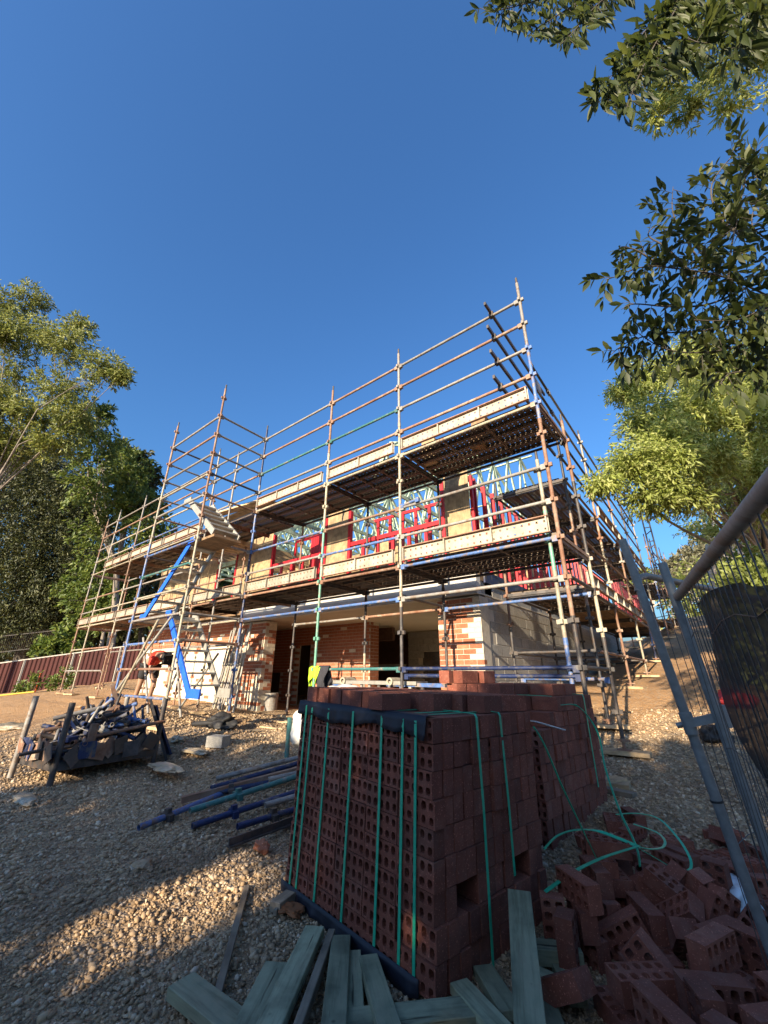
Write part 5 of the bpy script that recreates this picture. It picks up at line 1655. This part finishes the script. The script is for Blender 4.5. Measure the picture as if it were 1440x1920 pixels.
tree('green_bush', 'sunlit green bush behind the dark shade cloth', tbase(1430, 7.5), [pc(1405, 1110, 7.5, 40, 40), pc(1440, 1130, 7.2, 50, 60), pc(1440, 1220, 7.2, 40, 60), pc(1395, 1060, 8, 30, 22, .6)], 1300, .13, M['leaf_gold'], M['bark'], .26, .1, .08, cat='bush')
tree('distant_gum', 'small distant gum tree on the slope beyond the far scaffold', tbase(1312, 55), [pc(1305, 1040, 55, 30, 22), pc(1335, 1025, 55, 34, 26), pc(1275, 1062, 58, 24, 16), pc(1360, 1045, 55, 40, 40), pc(1310, 1075, 55, 50, 24)], 1500, .55, M['leaf_dry'], M['palebark'], .25, .1, .3)
tree('distant_gum', 'distant tree row at the foot of the sky behind the far scaffold tops', tbase(1235, 70), [pc(x, 1085, 70, 28, 16) for x in (1190, 1225, 1260, 1295)], 900, .7, M['leaf_olive'], M['palebark'], .28, .1, .3)

# big tree overhanging from the right: long twigs of broad leaves close to the camera
nt_ = empty('overhanging_tree', (2.3, 1.9, -1.2), 'near tree whose dark broad leaved branches hang into the top right of the view', 'tree', 'trees round the site')


def leaf_mesh():
    mb = MB(); sec = [(0, 0, 0), (.18, .10, .012), (.42, .165, .02), (.68, .13, .012), (.88, .055, -.01), (1, 0, -.03)]
    P_ = []
    for x, w, z in sec: P_ += [(x, -w, z + w * .22), (x, 0, z), (x, w, z + w * .22)]
    F_ = []
    for i in range(5):
        for j in range(2): F_.append((3 * i + j, 3 * i + j + 1, 3 * i + 4 + j, 3 * i + 3 + j))
    return mb.add(P_, F_, 0, True).mesh('leaf', M['leaf_near'])


LEAF = leaf_mesh()
LEAF2 = LEAF.copy(); LEAF2.name = 'narrow_leaf'
for v_ in LEAF2.vertices: v_.co.y *= .58
lv2 = np.array([v.co[:] for v in LEAF2.vertices])
lv = np.array([v.co[:] for v in LEAF.vertices]); lf = np.array([p.vertices[:] for p in LEAF.polygons])
twigs = [
    # (pixel polyline with depth, leaf length, spacing)
    ([(1230, -60, 2.5), (1120, -30, 2.4), (1010, 0, 2.35), (930, 20, 2.3), (900, 15, 2.3)], .135),
    ([(1180, -60, 2.4), (1090, 0, 2.35), (1020, 45, 2.3), (985, 70, 2.3)], .135),
    ([(1230, -70, 2.3), (1130, 0, 2.3), (1075, 60, 2.25), (1050, 85, 2.25)], .13),
    ([(1060, -60, 2.4), (980, -10, 2.4), (925, 40, 2.4)], .125),
    ([(1330, -60, 2.2), (1260, 0, 2.2), (1200, 70, 2.2), (1150, 140, 2.2), (1110, 190, 2.2)], .15),
    ([(1300, -60, 2.3), (1240, 40, 2.2), (1185, 110, 2.2), (1140, 170, 2.2), (1120, 195, 2.2)], .14),
    ([(1290, -20, 2.2), (1230, 80, 2.15), (1195, 150, 2.1), (1170, 215, 2.1)], .14),
    ([(1420, -60, 2.1), (1340, 20, 2.1), (1270, 90, 2.1), (1215, 130, 2.1)], .15),
    ([(1480, -40, 2.0), (1400, 20, 2.0), (1330, 80, 2.0), (1270, 60, 2.0)], .15),
    ([(1500, 0, 2.0), (1420, 40, 2.0), (1370, 110, 2.0)], .15),
    ([(1500, -50, 2.2), (1440, -10, 2.2), (1380, 0, 2.2), (1300, -20, 2.2)], .15),
    # second big branch
    ([(1520, 600, 2.6), (1440, 555, 2.5), (1360, 520, 2.4), (1280, 505, 2.35), (1210, 500, 2.3), (1150, 520, 2.3), (1135, 525, 2.3)], .12),
    ([(1330, 520, 2.4), (1290, 455, 2.4), (1262, 400, 2.4), (1262, 350, 2.4)], .11),
    ([(1300, 515, 2.4), (1250, 465, 2.35), (1215, 440, 2.35), (1240, 415, 2.3)], .11),
    ([(1240, 500, 2.35), (1195, 470, 2.3), (1165, 462, 2.3)], .10),
    ([(1365, 525, 2.4), (1372, 460, 2.4), (1385, 400, 2.4), (1400, 330, 2.4), (1430, 270, 2.4)], .12),
    ([(1385, 440, 2.4), (1345, 400, 2.4), (1335, 345, 2.4), (1375, 290, 2.4), (1395, 270, 2.4)], .12),
    ([(1400, 540, 2.45), (1330, 570, 2.4), (1260, 575, 2.35), (1190, 570, 2.3), (1165, 580, 2.3)], .12),
    ([(1470, 560, 2.5), (1400, 600, 2.4), (1320, 620, 2.35), (1240, 625, 2.3), (1180, 640, 2.3), (1145, 665, 2.3)], .12),
    ([(1480, 600, 2.5), (1410, 640, 2.4), (1330, 660, 2.35), (1250, 655, 2.3), (1190, 620, 2.3)], .12),
    ([(1500, 640, 2.5), (1430, 690, 2.4), (1370, 700, 2.35), (1350, 720, 2.3)], .13),
    ([(1490, 480, 2.5), (1440, 450, 2.45), (1410, 420, 2.4), (1420, 370, 2.4)], .13),
    ([(1490, 330, 2.5), (1440, 310, 2.4), (1410, 340, 2.4)], .13),
    ([(1500, 560, 2.2), (1430, 580, 2.2), (1380, 600, 2.2), (1300, 600, 2.2)], .12),
    ([(1500, 660, 2.3), (1440, 640, 2.3), (1390, 660, 2.3)], .13),
]
leaves = []
tw = MB()
for it_, (pts, L) in enumerate(twigs):
    SC = .42 if it_ < 11 else .8                         # the upper boughs are the closest
    L *= SC * 1.06
    P_ = [at(q[0], q[1], q[2] * SC) for q in pts]
    seg = []
    for i in range(len(P_) - 1):
        for k in range(6):
            t = k / 6
            p0, p1, p2, p3 = P_[max(i - 1, 0)], P_[i], P_[i + 1], P_[min(i + 2, len(P_) - 1)]
            seg.append(.5 * ((2 * p1) + (p2 - p0) * t + (2 * p0 - 5 * p1 + 4 * p2 - p3) * t * t + (3 * p1 - p0 - 3 * p2 + p3) * t ** 3))
    seg.append(P_[-1])
    n = len(seg)
    tw.path(seg, [(.008 * (1 - i / n) + .0022) * SC for i in range(n)], 6)
    tot = sum((seg[i + 1] - seg[i]).length for i in range(n - 1))
    # side twigs carrying opposite leaves
    acc = 0; nxt = .05 * SC; side = 1
    for i in range(n - 1):
        acc += (seg[i + 1] - seg[i]).length
        while acc > nxt:
            nxt += (.066 if it_ < 11 else .06) * SC
            d = (seg[i + 1] - seg[i]).normalized(); side = -side
            out = d.cross(FW).normalized() * side
            sd = (d * random.uniform(.3, .8) + out * random.uniform(.5, 1.1) + FW * random.uniform(-.7, .7) + Vector((0, 0, -.55))).normalized()
            sl = random.uniform(.10, .26) * SC
            b0 = seg[i]; e = b0 + sd * sl + Vector((0, 0, -.03 * SC)); mm = b0.lerp(e, .5) + Vector((0, 0, .012 * SC))
            tw.path([b0, mm, e], [.0028 * SC, .002 * SC, .0012 * SC], 4)
            m_ = max(2, int(sl / ((.056 if it_ < 11 else .045) * SC)))
            for k in range(m_):
                f = (k + .6) / m_
                for s2 in (-1, 1):
                    if random.random() < .12: continue
                    bp = b0.lerp(e, f) + Vector((0, 0, .01 * SC))
                    o2 = sd.cross(FW + Vector((random.uniform(-.5, .5), random.uniform(-.5, .5), random.uniform(-.5, .5)))).normalized() * s2
                    dr = (sd * .8 + o2 * random.uniform(.5, 1.0) + Vector((0, 0, -random.uniform(.25, .9) * (1.7 if it_ < 11 else .8)))).normalized()
                    leaves.append((bp, dr, L * random.uniform(.6, 1.2) * (1.7 if it_ < 11 else 1), it_ < 11))
            leaves.append((e, (sd + Vector((0, 0, -.4))).normalized(), L * random.uniform(.8, 1.1), it_ < 11))
# main limbs from the trunk outside the view
base_ = Vector((2.3, 1.9, -1.2)); fk = Vector((2.0, 2.2, 1.6))
tk = MB(); tk.path([base_ - Vector((0, 0, .3)), base_.lerp(fk, .5) + Vector((.05, .05, 0)), fk, Vector((1.95, 2.4, 3.2)), Vector((1.9, 2.2, 4.6))], [.17, .14, .11, .08, .05], 10)
for tgt in [(1230, -60, 1.05), (1330, -60, .924), (1420, -60, .882), (1500, 0, .84)]: tk.path([Vector((1.97, 2.3, 2.6)), Vector((1.9, 2.2, 3.2)).lerp(at(*tgt), .5) + Vector((0, 0, .25)), at(*tgt)], [.04, .02, .006], 7)
for tgt in [(1520, 600, 2.08), (1490, 480, 2.0), (1490, 330, 2.0), (1500, 640, 2.0), (1500, 560, 1.76), (1500, 660, 1.84)]: tk.path([Vector((2.0, 2.25, 1.6)), Vector((1.95, 2.3, 1.9)).lerp(at(*tgt), .5), at(*tgt)], [.05, .024, .008], 7)
tk.build('trunk', M['bark'], nt_)
twp = tw.build('twigs', M['darkbark'], nt_, kind='stuff')


def leaf_frame(p, d, L):
    Mx = frame(p, d, None, (random.uniform(-.8, .8), random.uniform(-.8, .8), 1))
    return Mx @ Matrix.Diagonal((L, L, L, 1))


def in_view(p):
    z = p.dot(FW)
    return z > .2 and abs(p.dot(RT) / z * FPX) < 700 and -940 < p.dot(UP) / z * FPX < 940


leaves.sort(key=lambda q: (0 if in_view(q[0]) else 1, q[0].dot(FW) / q[2]))
V_ = []; F_ = []
for i, (p, d, L, nar) in enumerate(leaves):
    Mx = leaf_frame(p, d, L)
    if i < 300: inst('leaf', LEAF2 if nar else LEAF, Mx, nt_)
    else:
        A = np.array(Mx); q = (lv2 if nar else lv) @ A[:3, :3].T + A[:3, 3]
        F_.append(lf + len(V_) * len(lv)); V_.append(q)
inst('leaves', np_mesh('leaves', np.concatenate(V_), np.concatenate(F_), M['leaf_near'], True), Matrix.Identity(4), nt_, kind='stuff')
# more of its crown, farther up, its sunlight put into a paler leaf colour
P_, D_ = crown_points([pc(1250, 165, 4.2, 60, 45), pc(1330, 140, 4.2, 70, 50), pc(1410, 110, 4.2, 70, 55), pc(1230, 215, 4.2, 35, 25, .5), pc(1290, 205, 4.2, 50, 30, .7), pc(1370, 190, 4.2, 50, 30, .6), pc(1440, 60, 4.2, 60, 50), pc(1330, 50, 4.4, 70, 50, .8), pc(1480, 160, 4.2, 60, 60)], 700, .45, .35)
V_, F_ = leaf_arrays(P_, D_, .15 * rng.uniform(.6, 1.2, len(P_)), .15)
inst('crown', np_mesh('crown', V_, F_, M['leaf_gold']), Matrix.Identity(4), nt_)

# trees along the street behind the camera; they put the near yard in shade
SP = [(-160, 1800), (0, 1745), (95, 1765), (200, 1731), (330, 1655), (430, 1632), (535, 1622), (545, 1655), (440, 1712), (330, 1765), (200, 1815), (60, 1860), (0, 1880), (-160, 1960)]
SP2 = [(-60, 1490), (60, 1482), (170, 1508), (260, 1530), (150, 1538), (40, 1520), (-60, 1525)]
SP3 = [(400, 1590), (470, 1560), (520, 1565), (480, 1600), (420, 1612)]
SPW, SPW2, SPW3 = [np.array([[gp(*q).x, gp(*q).y] for q in S_]) for S_ in (SP, SP2, SP3)]


def inside(poly, x, y):
    c = np.zeros(len(x), bool); n = len(poly); j = n - 1
    for i in range(n):
        xi, yi, xj, yj = poly[i][0], poly[i][1], poly[j][0], poly[j][1]
        c ^= ((yi > y) != (yj > y)) & (x < (xj - xi) * (y - yi) / (yj - yi + 1e-12) + xi)
        j = i
    return c


HXs = [-16, -5.6, -4.9, -4.3, -3.8, -2.6, -1.6, -.9, -.25, -.1, .15, .3, 2.5, 9]
HZs = [1.4, 1.8, 2.3, 3.1, 3.6, 3.65, 3.45, 3.25, 3.3, 4.5, 4.5, 4.2, 4.4, 5.2]


def keep_shade(P_):
    # the crowns are thick up to the height that shades the yard, ragged above; one gap lets a streak of sun through
    t = (P_[:, 2] + 1.18) / SUN.z
    lx = P_[:, 0] - SUN.x * t; ly = P_[:, 1] - SUN.y * t
    h = P_[:, 2] - SUN.z / -SUN.y * (P_[:, 1] + 9)         # height where its shadow ray crosses y = -9
    xx = P_[:, 0] - SUN.x / SUN.y * (P_[:, 1] + 9)
    H = np.interp(xx, HXs, HZs) + .22 * np.sin(xx * 5.1) + .16 * np.sin(xx * 11.7 + 1) + rng.normal(0, .10, len(P_))
    ok_ = h < H
    for dx, dy in ((0, 0), (-.09, .06), (.09, -.06), (-.16, .10), (.16, -.10)): ok_ &= ~inside(SPW, lx + dx, ly + dy)
    for S_ in (SPW2, SPW3):
        for dx, dy in ((0, 0), (-.07, .05), (.07, -.05)): ok_ &= ~inside(S_, lx + dx, ly + dy)
    return ok_


for i, (x, y, lab) in enumerate(((-9.5, -9.5, 'farthest left'), (-6.2, -9.0, 'second from the left'), (-3.2, -9.4, 'third from the left'), (-.3, -8.8, 'middle'), (2.6, -9.2, 'second from the right'), (5.8, -9.0, 'farthest right'))):
    z = G(x, y)
    tree('street_tree', 'dense street tree behind the viewer, %s of the row' % lab, (x, y, z), [(x + dx, y + dy, zz, 1.25, 1.1, 1.1) for dx in (-1.1, .0, 1.1) for dy, zz in ((0, -.3), (.2, .9), (-.2, 2.1), (.1, 3.2), (0, 4.3))],
         1100, .26, M['leaf_mid'], M['bark'], .30, .1, .16, True, 'street trees behind the viewer', keep_shade, .2)

# an unseen tree added high overhead to hold sky light off the yard
oc = at(720, 960, -2.0)
tree('added_shade_tree', 'tall added tree behind the viewer, its unseen crown cutting sky light over the yard', (3.2, -3.5, G(3.2, -3.5)),
     [(oc.x + dx, oc.y + dy, 15.5 + .6 * math.sin(dx * 2 + dy), 2.6, 2.6, 1.5) for dx in (-5, -1.6, 1.8, 5.2) for dy in (-6, -3, .0, 3) if (oc.x + dx) * _fh.x + (oc.y + dy) * _fh.y < .4], 480, .34, M['leaf_mid'], M['bark'], .28, .2, .35, True, shell=.2)

# ------------------------------------------------------------------ fences
fence_m = simple('maroon_steel_sheet', (.040, .007, .006), (.055, .010, .009), 3, .85, mode='world', var=.1, bmp=0)
fpale = simple('pale_grey_rail', (.34, .32, .28), (.42, .40, .36), 4, .6, var=0)
fe = empty('steel_fence', at(60, 1295, 20), 'maroon ribbed steel fence with pale top rail along the left boundary', 'fence')
f0, f1 = at(-70, 1312, 19.4), at(300, 1262, 20.8)
t0, t1 = at(-70, 1250, 19.4), at(300, 1202, 20.8)
n_p = 4
for i in range(n_p):
    a_, b_ = i / n_p, (i + 1) / n_p
    A0, B0 = f0.lerp(f1, a_), f0.lerp(f1, b_); A1, B1 = t0.lerp(t1, a_), t0.lerp(t1, b_)
    A1 = Vector((A0.x, A0.y, A1.z)); B1 = Vector((B0.x, B0.y, B1.z)); A0.z -= .25; B0.z -= .25
    nrm = (B0 - A0).cross(Vector((0, 0, 1))).normalized()
    mb = MB(); k = 44; P_ = []
    for j in range(k + 1):
        f = j / k; off = (0, .035, .035, 0)[j % 4] * 1.0
        P_ += [A0.lerp(B0, f) + nrm * off, A1.lerp(B1, f) + nrm * off]
    mb.add(P_, [(2 * j, 2 * j + 2, 2 * j + 3, 2 * j + 1) for j in range(k)])
    mb.build('sheet_panel', fence_m, fe)
    MB().beam(A1 + Vector((0, 0, .01)), B1 + Vector((0, 0, .01)), .07, .05).build('top_rail', fpale, fe)
    MB().beam(A0 + nrm * .05, A1 + nrm * .05, .07, .07).build('post', fpale, fe)
ra = empty('railing', at(50, 1215, 26), 'grey metal railings under the dark trees beyond the maroon fence', 'fence')
a_, b_ = at(-30, 1228, 25.5), at(106, 1212, 26.5)
for i in range(36):
    p = a_.lerp(b_, i / 35); MB().box((p.x, p.y, p.z + .55), (.018, .018, 1.15)).build('bar', M['darksteel'], ra)
for dz in (.05, 1.0): MB().beam(a_ + Vector((0, 0, dz)), b_ + Vector((0, 0, dz)), .025, .03).build('rail', M['darksteel'], ra)
p = at(68, 1290, 17.5); MB().beam((p.x, p.y, G(p.x, p.y)), (p.x, p.y, G(p.x, p.y) + .7), .05, .03).build('stake', simple('orange_paint', (.55, .09, .02), (.6, .1, .03), 3, .6, var=0), None, 'short orange stake by the maroon fence', 'stake')
ho = [at(x, y, 17.2) for x, y in ((-20, 1312), (10, 1306), (40, 1300), (66, 1292))]
for q in ho: q.z = G(q.x, q.y) + .04
MB().path(ho, [.03] * 4, 6).build('hose', simple('yellow_hose', (.5, .33, .03), (.55, .38, .04), 3, .6, var=0), None, 'yellow hose lying along the foot of the maroon fence', 'hose')

# temporary fence panels at the right
dg = worn('dull_galvanised_tube', (.17, .185, .19), (.11, .11, .105), .36, .42, (.21, .22, .22))
wire = simple('dark_mesh_wire', (.05, .05, .05), (.08, .08, .08), 20, .5, var=0, bmp=0)


def panel(root, a_top, b_top, depth_dir, posts, n, zlow, wr=.0019):
    """mesh wires between two top points"""
    a_top = Vector(a_top); b_top = Vector(b_top); dd = Vector(depth_dir)
    mb = MB()
    for i in range(n + 1):
        p = a_top.lerp(b_top, i / n); q = p + dd * ((zlow - p.z) / dd.z)
        w_ = Vector((random.uniform(-.006, .006), random.uniform(-.006, .006), 0))
        mb.path([p, p.lerp(q, .33) + w_, p.lerp(q, .66) - w_, q], [wr] * 4, 5)
    for f in (.12, .42, .72, .97):
        pts = []
        for i in range(13):
            p = a_top.lerp(b_top, i / 12); q = p + dd * ((zlow - p.z) / dd.z); r_ = p.lerp(q, f + .012 * math.sin(i * 1.9 + f * 20)); pts.append(r_)
        mb.path(pts, [wr] * 13, 5)
    return mb.build('mesh_wires', wire, root, kind='stuff')


p1t, p1b = at(1166, 1012, 2.10), at(1452, 1800, 2.08)
p1m = p1t.lerp(p1b, .5)
d1 = (p1b - p1t).normalized()
p1e = p1t + d1 * ((G(p1b.x, p1b.y) - .02 - p1t.z) / d1.z)
tf1 = empty('temporary_fence', p1e, 'farther temporary fence panel with bent corner tube, standing left of the near panel', 'fence', 'temporary fences')
MB().tube(p1t, p1e, .0212, 12, inner=.8).build('post', dg, tf1)
r0 = p1t + d1 * .19; r1 = Vector((.64, 4.76, r0.z + .01))
crn = r0 + (r1 - r0).normalized() * .12
mb = MB().path([r0 + Vector((0, 0, -.10)), r0 + (crn - r0) * .25 + Vector((0, 0, -.02)), crn, r1], [.019] * 4, 10); mb.build('top_rail', M['galv'], tf1)
panel(tf1, r0 + (r1 - r0) * .03 - Vector((0, 0, .02)), r1, (d1.x * .6, d1.y * .6, d1.z), None, 33, -1.12)
pe = r1 + Vector((.06, .0, 0)); MB().tube(pe, (pe.x + .05, pe.y, G(pe.x, pe.y)), .019, 10).build('post', dg, tf1)

p2t, p2b = at(1241, 1056, 2.02), at(1440, 1600, 1.98)
d2 = (p2b - p2t).normalized(); p2e = p2t + d2 * ((G(p2b.x, p2b.y) - .02 - p2t.z) / d2.z)
tf2 = empty('temporary_fence', p2e, 'near temporary fence panel whose thick top tube runs toward the viewer at the right edge', 'fence', 'temporary fences')
MB().tube(p2t, p2e, .0212, 12, inner=.8).build('post', dg, tf2)
q0, q1 = at(1268, 1122, 2.06), at(1448, 928, .70)
q1.z = q0.z - .03
qe = q0 + (q1 - q0) * 1.5
MB().tube(q0, qe, .0212, 14).build('top_rail', M['galv'], tf2)
panel(tf2, q0 + (qe - q0) * .01 - Vector((0, 0, .015)), qe - Vector((0, 0, .015)), (d2.x * .5, d2.y * .3, d2.z), None, 34, -1.15)
MB().tube(qe, (qe.x + .02, qe.y, G(qe.x, qe.y)), .0212, 12).build('post', dg, tf2)
cl0, cl1 = at(1291, 1356, 2.08), at(1354, 1343, 2.0)
dcl = (cl1 - cl0).normalized()
mb = MB().tube(cl0 - d1 * .045, cl0 + d1 * .045, .027, 12); mb.tube(cl1 - d2 * .045, cl1 + d2 * .045, .027, 12)
mb.beam(cl0, cl1, .05, .035); mb.tube(cl0 - dcl * .05, cl0 + dcl * .03, .012, 8)
mb.build('fence_clamp', dg, None, 'grey clamp joining the two temporary fence posts', 'clamp')
tie = p1t + d1 * ((at(1352, 1502, 2.08) - p1t).length); MB().tube(tie - d1 * .004, tie + d1 * .004, .0245, 12).build('cable_tie', blk, None, 'black cable tie round the left fence post', 'cable tie')

# shade cloth hung on the near panel
mt_, nt2, b2 = mat('black_shade_cloth')
b2.inputs['Roughness'].default_value = .9; b2.inputs['Base Color'].default_value = (.012, .013, .016, 1)
tr = N(nt2, 'ShaderNodeBsdfTransparent'); mx = N(nt2, 'ShaderNodeMixShader'); mx.inputs[0].default_value = .95
nt2.links.new(tr.outputs[0], mx.inputs[1]); nt2.links.new(b2.outputs[0], mx.inputs[2]); nt2.links.new(mx.outputs[0], nt2.nodes['Material Output'].inputs[0])
P_ = []; F_ = []; n1, n2 = 30, 22
qd = (qe - q0); side_ = Vector((0, 0, 1)).cross(qd).normalized()
if side_.x < 0: side_ = -side_
for i in range(n1 + 1):
    for j in range(n2 + 1):
        g = j / n2
        s0 = .07 + .52 * g ** 1.15                         # the loose end slants away from the post
        s = s0 + (1.0 - s0) * i / n1
        zt = q0.z - .03 - .13 * min(1, (s - .05) * 1.9) - .02 * math.sin(s * 14)
        z = zt + (-1.12 - zt) * g
        p = q0 + qd * s + side_ * (.03 + .02 * math.sin(s * 21 + g * 3) + .015 * math.sin(g * 9 + s * 5))
        p.z = z; P_.append(p)
for i in range(n1):
    for j in range(n2): F_.append((i * (n2 + 1) + j, i * (n2 + 1) + j + 1, (i + 1) * (n2 + 1) + j + 1, (i + 1) * (n2 + 1) + j))
MB().add(P_, F_, 0, True).build('shade_cloth', mt_, None, 'black shade cloth sagging on the near temporary fence panel', 'shade cloth')
# things on the ground beyond the fence
pt = gp(1378, 1325); lumpy('red_bag', (pt.x, pt.y, pt.z + .06), (.3, .25, .16), simple('red_plastic', (.5, .03, .03), (.6, .05, .04), 5, .5, var=0), 'small red plastic bundle on the dirt behind the fence', 'bag', 3.9, .4)
pt = gp(1345, 1390); lumpy('black_bag', (pt.x, pt.y, pt.z + .07), (.3, .22, .2), blk, 'black lump on the gravel behind the fence posts', 'bag', 6.3, .4)

# ------------------------------------------------------------------ the person bending by the tower
pp = empty('person', (-10.75, 4.55, G(-10.75, 4.55)), 'person in a red top and black shorts bending down behind the stair tower', 'person')
W0 = Vector((-10.75, 4.55, G(-10.75, 4.55)))


def skin(name, nodes, edges, matl, root_i=0, sub=2):
    me = bpy.data.meshes.new(name)
    me.from_pydata([(p[0], p[1], p[2]) for p, r in nodes], edges, [])
    me.materials.append(matl)
    o = bpy.data.objects.new(name, me)
    place(o, T(*W0), pp)
    md = o.modifiers.new('skin', 'SKIN'); md.use_smooth_shade = True
    sv_ = me.skin_vertices[0].data
    for i, (p, r) in enumerate(nodes):
        sv_[i].radius = (r, r); sv_[i].use_root = (i == root_i)
    o.modifiers.new('sub', 'SUBSURF').render_levels = sub
    return o


skm = simple('skin', (.30, .17, .11), (.36, .21, .14), 5, .55, var=0, bmp=0)
redc = simple('red_work_top', (.55, .03, .015), (.65, .045, .02), 6, .8, var=0); blkc = simple('black_shorts_cloth', (.014, .014, .016), (.024, .024, .026), 6, .85, var=0)
bt = simple('brown_boots', (.10, .06, .03), (.16, .1, .06), 6, .8, var=0)
# x to the right (bending to the right), pelvis at 0.88 m, back almost level
body = [((0, 0, .90), .13), ((.16, 0, 1.02), .125), ((.36, 0, 1.08), .14), ((.50, 0, 1.08), .12), ((.58, 0, 1.06), .06), ((.66, 0, 1.04), .075), ((.76, 0, 1.0), .085), ((.82, 0, .98), .06),
        ((-.02, .11, .84), .105), ((.04, .13, .48), .065), ((-.05, .13, .09), .045), ((.08, .13, .04), .04),
        ((-.02, -.11, .84), .105), ((-.06, -.13, .48), .065), ((-.20, -.13, .09), .045), ((-.07, -.13, .04), .04),
        ((.48, .19, 1.04), .06), ((.55, .22, .78), .042), ((.66, .16, .56), .034), ((.70, .15, .50), .032),
        ((.48, -.19, 1.04), .06), ((.53, -.22, .78), .042), ((.62, -.14, .55), .034), ((.66, -.13, .49), .032)]
be = [(0, 1), (1, 2), (2, 3), (3, 4), (4, 5), (5, 6), (6, 7), (0, 8), (8, 9), (9, 10), (10, 11), (0, 12), (12, 13), (13, 14), (14, 15), (3, 16), (16, 17), (17, 18), (18, 19), (3, 20), (20, 21), (21, 22), (22, 23)]
for s_i, y, bx in ((19, .15, .70), (23, -.13, .66)):        # five fingers on each hand
    for f in range(4):
        i0 = len(body); yy = y + (f - 1.5) * .02
        body += [((bx + .02, yy, .46), .0095), ((bx + .035, yy, .43 - .004 * (f % 2)), .009), ((bx + .02, yy, .40), .008)]
        be += [(s_i, i0), (i0, i0 + 1), (i0 + 1, i0 + 2)]
    i0 = len(body); sgn = 1 if y > 0 else -1
    body += [((bx - .01, y - sgn * .04, .475), .011), ((bx + .0, y - sgn * .05, .445), .009)]
    be += [(s_i, i0), (i0, i0 + 1)]
skin('body', body, be, skm, 0)
skin('red_top', [((.06, 0, .97), .155), ((.18, 0, 1.04), .15), ((.36, 0, 1.09), .165), ((.51, 0, 1.085), .135), ((.48, .2, 1.04), .085), ((.54, .225, .86), .07), ((.48, -.2, 1.04), .085), ((.53, -.225, .86), .07)],
     [(0, 1), (1, 2), (2, 3), (3, 4), (4, 5), (3, 6), (6, 7)], redc, 0)
skin('shorts', [((0, 0, .92), .155), ((-.01, .11, .82), .125), ((.02, .13, .56), .10), ((-.01, -.11, .82), .125), ((-.05, -.13, .56), .10)], [(0, 1), (1, 2), (0, 3), (3, 4)], blkc, 0)
skin('hat', [((.76, 0, 1.02), .10), ((.70, 0, 1.07), .10), ((.82, 0, 1.0), .12)], [(0, 1), (0, 2)], blkc, 0)
for y, x in ((.13, -.04), (-.13, -.19)):
    skin('boot', [((x, y, .05), .06), ((x + .12, y, .045), .055), ((x + .02, y, .16), .06)], [(0, 1), (0, 2)], bt, 0)
